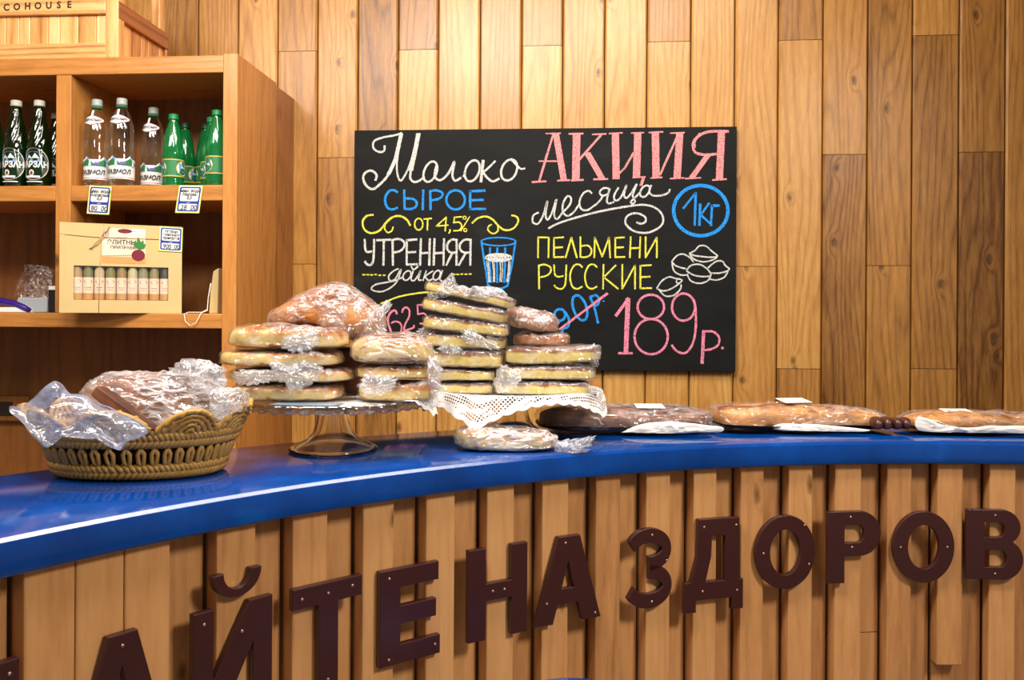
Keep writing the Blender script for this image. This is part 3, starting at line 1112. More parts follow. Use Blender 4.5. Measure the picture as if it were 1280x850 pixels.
@chalk_part('chalk_lettering', 'cy', 'yellow chalk capitals in two lines')
def _(mb):
    caps(mb, [('П', 57, 124), ('Е', 150, 212), ('Л', 222, 290), ('Ь', 306, 374), ('М', 388, 488), ('Е', 512, 572), ('Н', 600, 664), ('И', 690, 764)], 690, 812, 10, FB)
    caps(mb, [('Р', 60, 134), ('У', 152, 230), ('С', 246, 326), ('С', 334, 412), ('К', 438, 532), ('И', 552, 636), ('Е', 660, 730)], 145, 288, 10, FD)


@chalk_part('chalk_drawing', 'cw', 'white chalk outlines of five dumplings')
def _(mb):
    S_ = lambda p, w=9: stroke(mb, p, w, FD, True)
    S_([(950, 80), (985, 62), (1010, 36), (1050, 36), (1085, 66), (1118, 95), (1080, 102), (1030, 98), (985, 92), (950, 80)])
    S_([(955, 86), (985, 116), (1040, 129), (1098, 114), (1118, 96)])
    S_([(848, 128), (880, 92), (918, 84), (958, 106), (978, 132)]); S_([(848, 128), (870, 150), (900, 162), (934, 170)])
    S_([(850, 135), (862, 182), (900, 206), (940, 206)])
    S_([(1062, 165), (1090, 140), (1118, 124), (1148, 126), (1164, 150), (1188, 170), (1168, 186), (1120, 196), (1082, 194)])
    S_([(1180, 184), (1158, 220), (1112, 236), (1070, 230)])
    S_([(935, 182), (962, 150), (1010, 144), (1052, 166), (1080, 206), (1040, 216), (980, 208), (935, 182)])
    S_([(940, 200), (960, 240), (1010, 256), (1058, 242), (1078, 212)])
    S_([(760, 286), (790, 242), (832, 218), (868, 226), (908, 236), (890, 258), (840, 290), (796, 300), (760, 286)])
    S_([(778, 300), (810, 330), (860, 326), (898, 292), (904, 262)]); S_([(880, 232), (876, 250), (892, 256)], 7)


@chalk_part('chalk_lettering', 'cb', 'blue chalk old price')
def _(mb):
    S_ = lambda p, w=15: stroke(mb, p, w, FD, True)
    S_(ell(188, 442, 32, 34), 15); S_([(220, 425), (242, 470), (236, 512), (208, 524), (196, 562)], 15)
    S_(ell(306, 400, 40, 74, slant=-.25), 15)
    S_([(366, 336), (392, 400), (414, 492)], 14); S_([(362, 340), (398, 326), (420, 348), (412, 380), (392, 388)], 14)
    S_([(440, 362), (452, 360)], 8)


@chalk_part('chalk_lettering', 'cp2', 'large pink chalk price')
def _(mb):
    S_ = lambda p, w=13, sm=True: stroke(mb, p, w, FD, sm)
    S_([(188, 526), (468, 316)], 14, False)
    S_([(520, 446), (592, 346)], 18, False)
    for o in (-9, 0, 9):
        S_([(590 + o, 346), (578 + o, 666)], 10, False)
    S_([(536, 668), (614, 668)], 14, False)
    S_(ell(725, 395, 78, 72, n=36), 14); S_(ell(727, 570, 98, 104, n=40), 14)
    S_(ell(918, 396, 68, 80, n=36), 14)
    S_([(978, 350), (990, 420), (988, 540), (966, 625), (924, 668), (874, 652), (848, 618)], 14)
    for o in (-5, 5):
        S_([(1037 + o, 535), (1028 + o, 728)], 10, False)
    S_([(1034, 542), (1090, 540), (1126, 572), (1124, 616), (1088, 642), (1044, 650)], 13)
    S_(ell(1148, 637, 5, 4, n=10), 8)

# ------------------------------------------------------------------ small lettering helper
_tc = {}


def text2d(s, size, shear=0.0, off=0.0):
    key = (s, size, shear, off)
    if key in _tc:
        return _tc[key]
    cu = bpy.data.curves.new('tmp_text', 'FONT')
    cu.body = s
    cu.size = size
    cu.align_x = 'CENTER'
    cu.align_y = 'CENTER'
    cu.shear = shear
    cu.offset = off
    cu.resolution_u = 3
    o = bpy.data.objects.new('tmp_text', cu)
    me = bpy.data.meshes.new_from_object(o)
    r = ([(v.co.x, v.co.y) for v in me.vertices], [tuple(p.vertices) for p in me.polygons])
    bpy.data.objects.remove(o); bpy.data.curves.remove(cu); bpy.data.meshes.remove(me)
    _tc[key] = r
    return r


class Flat:
    """draws 2D shapes on a surface given by place(u, v, lift)"""
    def __init__(self, mb, place):
        self.mb, self.place, self.l = mb, place, 0.0002

    def poly(self, pts, mat, lift=None):
        self.mb.mat = mat
        self.l += .00004
        l = self.l if lift is None else lift
        self.mb.face([self.mb.vert(self.place(u, v, l)) for u, v in pts])

    def rect(self, u0, u1, v0, v1, mat, n=1):
        for i in range(n):
            a, b = u0 + (u1 - u0) * i / n, u0 + (u1 - u0) * (i + 1) / n
            if i:
                self.l -= .00004
            self.poly([(a, v0), (b, v0), (b, v1), (a, v1)], mat)

    def ell(self, cu, cv, ru, rv, mat, n=24, a0=0, a1=360):
        self.poly([(cu + ru * math.cos(R_(a0 + (a1 - a0) * i / n)), cv + rv * math.sin(R_(a0 + (a1 - a0) * i / n))) for i in range(n if a1 - a0 >= 360 else n + 1)], mat)

    def text(self, s, cu, cv, size, mat, shear=0.0, off=0.0, sx=1.0):
        V, F = text2d(s, size, shear, off)
        self.mb.mat = mat
        self.l += .00004
        b = len(self.mb.v)
        for (u, v) in V:
            self.mb.v.append(Vector(self.place(cu + u * sx, cv + v, self.l)))
        for f in F:
            self.mb.face([b + i for i in f])


M['green_glass'] = thin_clear('dark_green_bottle_glass', (.16, .34, .12), .05, lin(8, 90, 20), .10)
M['green_water'] = thin_clear('water_in_green_glass', (.2, .7, .1), .0, lin(20, 150, 16), .75)
M['green_pet'] = thin_clear('bright_green_bottle_plastic', (.20, .75, .40), .06, lin(24, 168, 90), .55)
M['clear_pet'] = thin_clear('clear_bottle_plastic', (.90, .91, .90), .06)
M['cap_grey'] = plain('pale_grey_cap', lin(158, 162, 158), .4)
M['cap_white'] = plain('cream_metal_cap', lin(186, 182, 168), .35)
M['cap_green'] = plain('green_cap', lin(10, 120, 62), .4)
M['cap_dkgreen'] = plain('dark_green_cap', lin(6, 62, 38), .4)
M['lab_white'] = plain('white_label', lin(236, 236, 232), .45)
M['lab_green'] = plain('label_green', lin(40, 120, 70), .45)
M['lab_dkgreen'] = plain('label_dark_green', lin(20, 70, 36), .45)
M['lab_blue'] = plain('label_sky_blue', lin(120, 160, 215), .45)
M['lab_red'] = plain('label_red', lin(190, 50, 70), .45)
M['lab_gold'] = plain('label_gold', lin(206, 178, 84), .4)
M['lab_brown'] = plain('label_brown', lin(120, 70, 40), .45)
M['lab_purple'] = plain('label_violet', lin(110, 90, 160), .45)
LABM = [M[k] for k in ('lab_white', 'lab_green', 'lab_dkgreen', 'lab_blue', 'lab_red', 'lab_gold', 'lab_brown', 'lab_purple', 'ink')]
WHT, GRN, DGR, SKY, RED, GLD, BRN, VIO, INK = range(9)


def cyl_place(rad, face_a=-90):
    def place(u, v, l):
        r = rad + l * 2 + .0003
        a = R_(face_a) + u / rad
        return (r * math.cos(a), r * math.sin(a), v)
    return place


def cone_place(prof, face_a=-90):
    """wraps on a lathe profile: radius looked up from height"""
    def place(u, v, l):
        r = prof[0][0]
        for (r0, z0), (r1, z1) in zip(prof[:-1], prof[1:]):
            if z0 <= v <= z1 and z1 > z0:
                r = r0 + (r1 - r0) * (v - z0) / (z1 - z0)
        r += l * 2 + .0004
        a = R_(face_a) + u / max(r, .01)
        return (r * math.cos(a), r * math.sin(a), v)
    return place


def cap(root, z, r, h, mat, ribs=24):
    mb = MB()
    mb.lathe([(.0005, z), (r, z), (r, z + h * .25), (r * .97, z + h * .3), (r * .97, z + h * .9), (r * .86, z + h), (.0005, z + h)], 48,
             mod=lambda j, t, rr, zz: (rr * (1 + (.02 if 2 <= j <= 4 else 0) * math.cos(t * ribs)), zz))
    return obj('bottle_cap', mb, mat, root, local=True)


def ring_label(fl, z0, z1, mat, half, n=24):
    fl.rect(-half, half, z0, z1, mat, n)


BORG = 'clear mineral water bottles on the upper shelf'


def clear_bottle(loc, label):
    t = thing('water_bottle', label, 'bottle', (0, 0, 0), BORG)
    H = .236
    prof = [(.001, 0), (.026, 0), (.030, .004), (.0305, .03), (.0295, .045), (.0305, .06), (.0305, .085), (.0285, .10), (.0300, .125),
            (.0300, .14), (.0275, .165), (.0215, .19), (.0150, .206), (.0120, .214), (.0118, .222), (.001, .222)]
    prof = [(r * 1.09 if r > .02 else r, z) for r, z in prof]
    mb = MB(); mb.lathe(prof, 32)
    obj('bottle_body', mb, M['clear_pet'], t, local=True)
    cap(t, .217, .0142, .019, M['cap_grey'])
    mb = MB(); mb.lathe([(.0125, .2115), (.0150, .2115), (.0150, .2155), (.0125, .2155)], 32)
    obj('cap_ring', mb, M['lab_green'], t, local=True)
    mb = MB(); fl = Flat(mb, cone_place(prof))
    zz = .049
    ring_label(fl, zz - .031, zz + .022, WHT, .075, 30)
    fl.rect(-.075, .075, zz + .001, zz + .0035, RED, 30)
    fl.rect(-.075, .075, zz - .028, zz - .0265, RED, 30)
    for c in (-.058, -.012, .036):       # green hills with a pale blue ridge
        pts = [(c - .022, zz + .005), (c - .010, zz + .020), (c + .002, zz + .030), (c + .012, zz + .021), (c + .024, zz + .010), (c + .026, zz + .005)]
        for a, b in zip(pts[:-1], pts[1:]):
            fl.poly([(a[0], zz + .005), (b[0], zz + .005), (b[0], b[1]), (a[0], a[1])], WHT if a[1] < b[1] and b[1] > zz + .025 else SKY)
        for a, b in zip(pts[:-1], pts[1:]):
            fl.poly([(a[0], zz + .005), (b[0], zz + .005), (b[0], zz + .005 + (b[1] - zz - .005) * .72), (a[0], zz + .005 + (a[1] - zz - .005) * .72)], GRN)
        fl.rect(c - .024, c - .010, zz + .007, zz + .014, VIO, 3)
        fl.poly([(c + .008, zz + .004), (c + .016, zz + .004), (c + .013, zz + .022), (c + .011, zz + .022)], WHT)
    fl.text('ВЛАЗМОЛ', -.002, zz - .013, .0165, INK, shear=.2, off=.0005)
    obj('body_label', mb, LABM, t, local=True)
    mb = MB(); fl = Flat(mb, cone_place(prof))
    z = .176
    for i in range(12):
        a, b = -1 + i / 6, -1 + (i + 1) / 6
        ha, hb = .003 + .011 * (1 - abs(a)) ** .8, .003 + .011 * (1 - abs(b)) ** .8
        fl.poly([(a * .034, z - ha), (b * .034, z - hb), (b * .034, z + hb), (a * .034, z + ha)], RED)
    for i in range(12):
        a, b = -1 + i / 6, -1 + (i + 1) / 6
        ha, hb = .0022 + .0105 * (1 - abs(a)) ** .8, .0022 + .0105 * (1 - abs(b)) ** .8
        fl.poly([(a * .033, z - ha), (b * .033, z - hb), (b * .033, z + hb), (a * .033, z + ha)], WHT)
    fl.rect(-.003, .003, z + .008, .204, WHT, 2)
    fl.text('БОРЖОМИ', 0, z, .0100, INK, off=.0004)
    obj('neck_label', mb, LABM, t, local=True)
    t.location = loc
    t.scale = (1.02, 1.02, 1.06)
    return t


def spot(px, pytop, h, z0):
    """where a bottle of height h stands on a shelf at z0 if its top shows at that pixel"""
    d = ray(px, pytop)
    t = (z0 + h - CAMZ) / d.z
    p = EYE + d * t
    return Vector((min(p.x, SX0s - .0365), p.y, z0))


Z1 = ZS1 + .0003
b0 = clear_bottle(spot(121.5, 125, .250, Z1), 'clear mineral water bottle nearest the divider, first of its three')
copy_tree(b0, spot(152.5, 123.5, .250, Z1), 'clear mineral water bottle in the middle of its three', R_(4))
copy_tree(b0, spot(192, 135, .250, Z1), 'clear mineral water bottle standing back beside the bright green bottle', R_(-6))

PETG = 'green plastic water bottles on the upper shelf'


def green_pet(loc, label, dark=False):
    t = thing('water_bottle', label, 'bottle', (0, 0, 0), PETG)
    prof = [(.001, 0), (.025, 0), (.029, .004), (.0295, .022), (.0280, .027), (.0290, .032), (.0290, .085), (.0300, .092), (.0295, .105), (.0255, .14),
            (.0190, .172), (.0135, .190), (.0115, .197), (.0115, .204), (.001, .204)]
    mb = MB(); mb.lathe(prof, 40, mod=lambda j, a, r, z: (r * (1 + (.02 * math.cos(a * 10 + z * 40) if .092 <= z < .19 else 0)), z))
    obj('bottle_body', mb, M['green_pet'], t, local=True)
    cap(t, .199, .0140, .017, M['cap_dkgreen' if dark else 'cap_green'])
    mb = MB(); fl = Flat(mb, cone_place(prof))
    ring_label(fl, .034, .083, GRN, .082, 30)
    fl.rect(-.082, .082, .0335, .0365, GLD, 30); fl.rect(-.082, .082, .0805, .0835, GLD, 30)
    for c in (-.03, .045):
        fl.ell(c, .058, .0235, .0225, GLD); fl.ell(c, .058, .0215, .0205, WHT)
        fl.ell(c, .060, .016, .013, SKY)
        fl.poly([(c - .014, .054), (c - .004, .066), (c + .004, .060), (c + .010, .065), (c + .015, .054)], WHT)
        fl.ell(c, .051, .014, .006, GRN)
    obj('body_label', mb, LABM, t, local=True)
    t.location = loc
    return t


g0 = green_pet(spot(217, 143, .216, Z1), 'bright green plastic water bottle with a light green cap, front left of the green five')
copy_tree(g0, spot(275.5, 138, .216, Z1), 'green plastic water bottle against the right side panel, nearest the front', R_(15))
copy_tree(g0, spot(264.5, 147, .216, Z1), 'green plastic water bottle with light cap, middle one of the right three', R_(8))
g1 = green_pet(spot(232, 154, .216, Z1), 'green plastic water bottle with a dark cap, behind the bright front one', True)
copy_tree(g1, spot(257.5, 155, .216, Z1), 'green plastic water bottle with a dark cap, leftmost of the right three', R_(-10))

GLG = 'dark green glass water bottles in the left compartment'


def glass_bottle(loc, label):
    t = thing('water_bottle', label, 'bottle', (0, 0, 0), GLG)
    prof = [(.001, 0), (.028, 0), (.031, .004), (.0315, .02), (.0315, .095), (.0310, .105), (.0285, .125), (.0225, .160), (.0165, .190), (.0135, .208), (.0135, .222), (.001, .222)]
    prof = [(r * 1.04 if r > .02 else r, z) for r, z in prof]
    fine = []
    for (r0, z0), (r1, z1) in zip(prof[:-1], prof[1:]):
        k = 8 if .1 <= z0 < .2 else 1
        fine += [(r0 + (r1 - r0) * q / k, z0 + (z1 - z0) * q / k) for q in range(k)]
    fine.append(prof[-1])
    # spiral flutes on the shoulder
    mb = MB(); mb.lathe(fine, 72, mod=lambda j, a, r, z: (r * (1 + (.028 * math.cos(a * 12 - z * 150) * min(1, (z - .105) / .02) if .105 < z < .205 else 0)), z))
    obj('bottle_body', mb, M['green_glass'], t, local=True)
    cap(t, .218, .0152, .0165, M['cap_white'], 20)
    mb = MB(); mb.lathe([(.001, .004), (.0290, .005), (.0310, .02), (.0310, .094), (.0298, .104), (.001, .1045)], 32)
    obj('water', mb, M['green_water'], t, local=True, label='green tinted water')
    mb = MB(); fl = Flat(mb, cyl_place(.0331))
    fl.ell(0, .060, .0425, .0425, WHT, 36); fl.ell(0, .060, .0405, .0405, BRN, 36); fl.ell(0, .060, .037, .037, DGR, 36)
    fl.ell(0, .064, .0350, .030, SKY, 30, 0, 180)
    fl.poly([(-.028, .064), (-.012, .085), (-.003, .076), (.005, .089), (.017, .075), (.030, .064)], WHT)
    fl.poly([(-.012, .066), (-.004, .076), (.003, .066)], SKY); fl.poly([(.008, .066), (.014, .075), (.022, .066)], SKY)
    fl.text('НАРЗАН', 0, .058, .0215, WHT, off=.0009, sx=.92)
    fl.ell(-.004, .037, .007, .008, WHT); fl.ell(-.004, .036, .004, .0055, BRN)
    fl.rect(-.024, .018, .0235, .029, WHT, 8)
    fl.rect(-.020, .024, .012, .0145, WHT, 8)
    obj('body_label', mb, LABM, t, local=True)
    t.location = loc
    t.scale = (1.0, 1.0, 1.068)
    return t


n0 = glass_bottle(spot(20.5, 126, .2505, Z1), 'dark green glass water bottle, second from the divider in the left compartment')
copy_tree(n0, spot(49.5, 126, .2505, Z1), 'dark green glass water bottle beside the divider, fully in view', R_(5))
copy_tree(n0, spot(-9, 126, .2505, Z1), 'dark green glass water bottle cut off by the left picture edge', R_(-4))
copy_tree(n0, spot(71, 142, .2505, Z1), 'dark green glass water bottle half hidden behind the divider', R_(3))

# ------------------------------------------------------------------ price tags
TAGM = [M['lime'], M['inkblue'], M['paper'], M['ink']]


def price_tag(label, org, ux, uz, n, w, h, lines, price, group='price tags on the shelves'):
    """org: lower left corner; ux/uz: unit vectors along width and height; n: outwards"""
    t = tag(None, label, 'price tag') if False else None
    mb = MB()
    P = lambda u, v, l: org + ux * u + uz * v + n * (l + .0008)
    mb.mat = 0
    mb.prism([org, org + ux * w, org + ux * w + uz * h, org + uz * h], n * 0, n * .0008)
    fl = Flat(mb, P)
    m = w * .06

    def rr(u0, u1, v0, v1, r, mat):
        pts = []
        for (cu, cv, a) in ((u1 - r, v1 - r, 0), (u0 + r, v1 - r, 90), (u0 + r, v0 + r, 180), (u1 - r, v0 + r, 270)):
            pts += [(cu + r * math.cos(R_(a + q * 30)), cv + r * math.sin(R_(a + q * 30))) for q in range(4)]
        fl.poly(pts, mat)
    fl.rect(m * .6, w - m * .6, m * .6, h - m * .6, 2)
    rr(m, w - m, m, h - m, w * .08, 1)
    rr(m * 2.0, w - m * 2.0, h * .43, h - m * 2.0, w * .06, 2)
    rr(m * 2.0, w - m * 2.0, m * 2.0, h * .33, w * .06, 2)
    fl.text('цена', w * .5, h * .375, h * .06, 2)
    for i, s in enumerate(lines):
        fl.text(s, w * .5, h * (.80 - .13 * i), h * .155, 3, shear=.2, off=.0005)
    fl.text(price, w * .53, h * .19, h * .25, 3, shear=.1, off=.0004, sx=.82 if len(price) > 6 else .95)
    for u in (.42, .64, .78):
        fl.rect(w * u, w * u + .0006, m * 2, h * .31, 3)
    o = obj('price_tag', mb, TAGM)
    tag(o, label, 'price tag', group)
    return o


def tag_px(label, tl, tr, bl, wy, lines, price):
    a, b, c = Py(*tl, wy), Py(*tr, wy), Py(*bl, wy)
    ux, uz = (b - a).normalized(), (a - c).normalized()
    return price_tag(label, c, ux, uz, Vector((0, -1, 0)), (b - a).length, (a - c).length, lines, price)


tag_px('lime edged price tag below the clear bottles reading 80 00', (112, 231.5), (140, 233), (108.5, 267), YF - .0022, ['Мин. вода', 'Боржоми', '0,5'], '80  00')
tag_px('lime edged price tag below the green bottles reading 28 00', (224, 231.5), (254, 232), (219, 266), YF - .0022, ['Мин. вода', 'Нарзан', '0,5'], '28  00')

# ------------------------------------------------------------------ gift box of spices with nine jars behind its window
M['kraft'] = plain('pale_kraft_cardboard', lin(208, 180, 124), .75, .25, var=.05, vscale=25)
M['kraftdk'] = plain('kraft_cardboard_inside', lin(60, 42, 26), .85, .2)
M['twine'] = plain('natural_twine', lin(200, 172, 120), .9, var=.2, vscale=300)
M['card'] = plain('cream_label_card', lin(240, 214, 186), .6)
M['beet'] = plain('beet_red', lin(120, 14, 40), .45, var=.2, vscale=60)
M['leaf'] = plain('leaf_green', lin(50, 120, 40), .5, var=.2, vscale=90)
M['tan'] = plain('printed_wood_tan', lin(206, 152, 86), .6, var=.15, vscale=60)
M['jarglass'] = plain('spice_jar_glass', lin(200, 196, 170), .08, .6)
_q = [Py(74, 388, 2.262), Py(227, 391, 2.405)]
pL, pR = Vector((_q[0].x, _q[0].y, ZS2 + .0004)), Vector((_q[1].x, _q[1].y, ZS2 + .0004))
gw = (pR - pL).length
gh = Py(74, 277.5, 2.262).z - ZS2
gx = (pR - pL).normalized()
gn = Vector((gx.y, -gx.x, 0))          # towards the viewer
gz = Vector((0, 0, 1))
GB = lambda u, v, l=0.0: pL + gx * u + gz * v + gn * l
GD = .045
gift = thing('gift_box', 'pale kraft cardboard box with a window showing a row of spice jars', 'box', tuple((pL + pR) / 2 - gn * GD / 2))
u0, u1, v0, v1 = gw * .112, gw * .885, gh * .145, gh * .525     # window
t_ = .0022


def gbox(mb, ua, ub, va, vb, la, lb):
    mb.prism([GB(ua, va), GB(ub, va), GB(ub, vb), GB(ua, vb)], gn * la, gn * lb)


mb = MB()
gbox(mb, 0, gw, 0, v0, -t_, 0); gbox(mb, 0, gw, v1, gh, -t_, 0); gbox(mb, 0, u0, v0, v1, -t_, 0); gbox(mb, u1, gw, v0, v1, -t_, 0)
gbox(mb, 0, t_, 0, gh, -GD, -t_); gbox(mb, gw - t_, gw, 0, gh, -GD, -t_); gbox(mb, t_, gw - t_, 0, t_, -GD, -t_); gbox(mb, t_, gw - t_, gh - t_, gh, -GD, -t_)
gbox(mb, .011, .012, .001, gh - .001, 0, .0006); gbox(mb, gw - .010, gw - .009, .001, gh - .001, 0, .0006)
gbox(mb, 0, .011, 0, gh, 0, .0012)
obj('box_body', mb, M['kraft'], gift)
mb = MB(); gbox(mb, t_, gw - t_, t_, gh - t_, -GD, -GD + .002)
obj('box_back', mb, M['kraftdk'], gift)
mb = MB(); gbox(mb, u0, u1, v0, v1, -.0017, -.0013)
M['window_film'] = plastic_film('smooth_window_film', base=.03, crease=.06, bump=.1, scale=6, fres=.15)
obj('window_film', mb, M['window_film'], gift)
mb = MB()
for k in (-1, 1):
    mb.tube([GB(-.001, gh * .87, .001), GB(gw * .2, gh * .855 + k * .0006, .0018), GB(gw * .36, gh * .845, .002), GB(gw * .6, gh * .845, .0016), GB(gw + .001, gh * .85, .001)], .0008, 5)
mb.tube([GB(gw * .345, gh + .001, -.01), GB(gw * .345, gh, .001), GB(gw * .32, gh * .55, .0016), GB(gw * .312, 0, .001)], .0008, 5)
mb.tube([GB(gw * .25, gh * .71, .003), GB(gw * .28, gh * .78, .004), GB(gw * .33, gh * .845, .0045), GB(gw * .345, gh * .90, .004), GB(gw * .39, gh * .935, .006), GB(gw * .385, gh * .88, .006), GB(gw * .34, gh * .84, .005), GB(gw * .30, gh * .77, .004), GB(gw * .235, gh * .715, .003)], .0013, 6)
mb.tube([GB(gw * .345, gh * .86, .005), GB(gw * .355, gh * .96, .006), GB(gw * .40, gh * .97, .006), GB(gw * .36, gh * .88, .006)], .0012, 6)
obj('twine_bow', mb, M['twine'], gift)
mb = MB(); fl = Flat(mb, lambda u, v, l: GB(u, v, l + .0004))
CARDM = [M['card'], M['paper'], M['beet'], M['leaf'], M['tan'], M['ink'], M['lab_red']]
ca, cb_ = gw * .335, gw * .69
fl.rect(ca, cb_, gh * .56, gh * .955, 0)
fl.rect(ca, cb_, gh * .56, gh * .635, 4)
fl.poly([(ca, gh * .635), (cb_ * .86, gh * .645), (cb_ * .86, gh * .662), (ca, gh * .645)], 4)
fl.ell(gw * .57, gh * .925, gw * .115, gh * .03, 1)
fl.ell(gw * .52, gh * .925, gw * .06, gh * .026, 2); fl.text('пряности', gw * .60, gh * .925, .0055, 5, shear=.3)
fl.text('НАБОР', gw * .49, gh * .845, .009, 5); fl.text('ЭЛИТНЫЕ', gw * .51, gh * .795, .0165, 5, off=.0004, shear=.08); fl.text('ПРИПРАВЫ', gw * .51, gh * .738, .0115, 5, off=.0002)
fl.ell(gw * .632, gh * .655, gw * .056, gh * .066, 2)
for a, L in ((70, .062), (95, .075), (120, .06), (48, .05)):
    cx_, cy_ = gw * .64, gh * .715
    ux_, uy_ = math.cos(R_(a)), math.sin(R_(a))
    fl.poly([(cx_, cy_), (cx_ + ux_ * L * .25 - uy_ * .007, cy_ + uy_ * L * .25 + ux_ * .007), (cx_ + ux_ * L * .5, cy_ + uy_ * L * .5), (cx_ + ux_ * L * .25 + uy_ * .007, cy_ + uy_ * L * .25 - ux_ * .007)], 3)
obj('label_card', mb, CARDM, gift)

jar_cols = [lin(178, 140, 84), lin(120, 118, 70), lin(206, 180, 140), lin(126, 116, 60), lin(150, 120, 56), lin(196, 182, 130), lin(132, 130, 84), lin(140, 128, 74), lin(70, 64, 56)]
ords = ['first', 'second', 'third', 'fourth', 'middle', 'sixth', 'seventh', 'eighth', 'last']
jlabs = ['first from the left, half cut by the window edge', 'second from the left, grey-green herbs', 'third from the left, pale powder behind twine', 'fourth from the left, olive green herbs',
         'in the middle of the nine, yellowish spice', 'fourth from the right, pale coarse grains', 'third from the right, grey-green herbs', 'second from the right, olive herbs', 'last on the right, dark spice']
pitch = (u1 - u0) * 1.0 / 8.55
for i in range(9):
    hs = plain('spice_grains_' + ords[i], jar_cols[i], .5, .5, var=.55, vscale=500)
    cu = u0 + pitch * (i + .28) - (0.001 if i else 0)
    c = GB(cu, t_ + .0004, -.0022 - .0135)
    j = thing('spice_jar', 'slim glass spice jar ' + jlabs[i], 'jar', tuple(c), 'spice jars behind the box window')
    TJ = Matrix.Translation(c)
    mb = MB(); mb.lathe([(.001, 0), (.0115, 0), (.0125, .002), (.0125, .112), (.0105, .119), (.0105, .126), (.001, .126)], 20, TJ)
    obj('jar_body', mb, hs, j)
    fa = math.degrees(math.atan2(gn.y, gn.x))
    mb = MB()
    fl = Flat(mb, lambda u, v, l, c=c: c + Vector(cyl_place(.0126, fa)(u, v, l)))
    z0 = .034
    JM = [M['card'], M['paper'], M['beet'], M['leaf'], M['tan'], M['ink'], M['lab_red']]
    fl.rect(-.017, .017, z0, z0 + .060, 0, 10)
    fl.rect(-.017, .017, z0, z0 + .017, 4, 10)
    fl.ell(0, z0 + .049, .0098, .0055, 2, 16); fl.ell(.002, z0 + .0495, .0045, .0012, 0, 12)
    fl.rect(-.008, .008, z0 + .032, z0 + .0329, 5, 4); fl.rect(-.006, .006, z0 + .026, z0 + .0267, 5, 4)
    obj('jar_label', mb, JM, j)
a = GB(gw * .80, gh * .765, .0016)
th_ = R_(-2)
ux = (gx * math.cos(th_) + gz * math.sin(th_)); uz = (gz * math.cos(th_) - gx * math.sin(th_))
price_tag('lime edged price tag stuck on the kraft spice gift box', GB(gw * .80, gh * .715, .0016), ux, uz, gn, gw * .20, gh * .285, ['Набор', 'элитных', 'приправ'], '900  00')

# ------------------------------------------------------------------ second kraft box, edge-on by the right side panel, with its cord
zA = ZS2 + .0004
kb = thing('kraft_box', 'flat kraft box standing edge-on by the right side panel, white cord hanging down', 'box', (-.99, 2.43, zA))
q0, q1 = Py(261, 391, 2.40), Py(273, 391, 2.40)
kx0, kx1 = q0.x, min(q1.x, SX0s - .003)
hk = Py(270, 335, 2.40).z - zA
mb = MB()
ylo, yhi = 2.40, 2.56
mb.prism([Vector((kx0, ylo, zA)), Vector((kx1 - .003, ylo, zA)), Vector((kx1, ylo, zA + hk)), Vector((kx0 + .012, ylo, zA + hk * .93)), Vector((kx0 + .004, ylo, zA + hk * .5))], (0, 0, 0), (0, yhi - ylo, 0))
obj('box_body', mb, M['kraft'], kb, bevel=.002)
mb = MB()
mb.tube([Vector((kx0 + .006, ylo - .002, zA + .085)), Vector((kx0 + .0, ylo - .004, zA + .045)), Vector((kx0 - .001, ylo - .008, zA + .008)), Vector((kx0 - .004, 2.3615, zA + .002)), Vector((kx0 - .018, 2.357, zA - .026)), Vector((kx0 - .034, 2.356, zA - .034)),
         Vector((kx0 - .048, 2.356, zA - .022)), Vector((kx0 - .053, 2.3605, zA - .002)), Vector((kx0 - .046, 2.372, zA + .003)), Vector((kx0 - .02, 2.40, zA + .003)), Vector((kx0 - .002, ylo - .003, zA + .012))], .0014, 6)
M['cord'] = plain('white_cord', lin(232, 222, 204), .8)
obj('cord', mb, M['cord'], kb)

# ------------------------------------------------------------------ things in the lower left compartment
M['pack_grey'] = plain('pale_grey_carton', lin(176, 184, 190), .6, var=.08, vscale=18)
M['purple'] = plain('violet_plastic', lin(52, 28, 130), .3)
M['blackp'] = plain('black_plastic', lin(20, 18, 20), .5)
yb_ = 2.45
q0, q1 = Py(17, 391, yb_), Py(58.5, 391, yb_)
tq = Py(40, 372, yb_).z
mb = MB()
mb.prism([Vector((q0.x, yb_, zA)), Vector((q1.x, yb_, zA)), Vector((q1.x + .002, yb_, tq)), Vector((q0.x + .012, yb_, tq))], (0, 0, 0), (0, .09, 0))
tag(obj('carton', mb, M['pack_grey'], bevel=.003), 'small pale grey carton on the lower shelf under crumpled film', 'carton')


def crumple(name, corners, nu, nv, amp, mat, seed, freq=18, ridge=True):
    """a crumpled film sheet over a bilinear patch a-b-c-d"""
    a, b, c, d = [Vector(p) for p in corners]
    nrm = (b - a).cross(d - a).normalized()

    def fn(u, v):
        p = (a * (1 - u) + b * u) * (1 - v) + (d * (1 - u) + c * u) * v
        q = p * freq + Vector((seed, seed * .7, 0))
        h = mnoise.ridged_multi_fractal(q, 1.0, 2.0, 3, 1.0, 2.0) - 1.0 if ridge else mnoise.noise(q)
        s = Vector((mnoise.noise(q * .7 + Vector((9, 0, 0))), mnoise.noise(q * .7 + Vector((0, 9, 0))), mnoise.noise(q * .7 + Vector((0, 0, 9)))))
        return p + nrm * h * amp + s * amp * .9
    mb = MB()
    mb.grid(fn, nu, nv)
    return mb


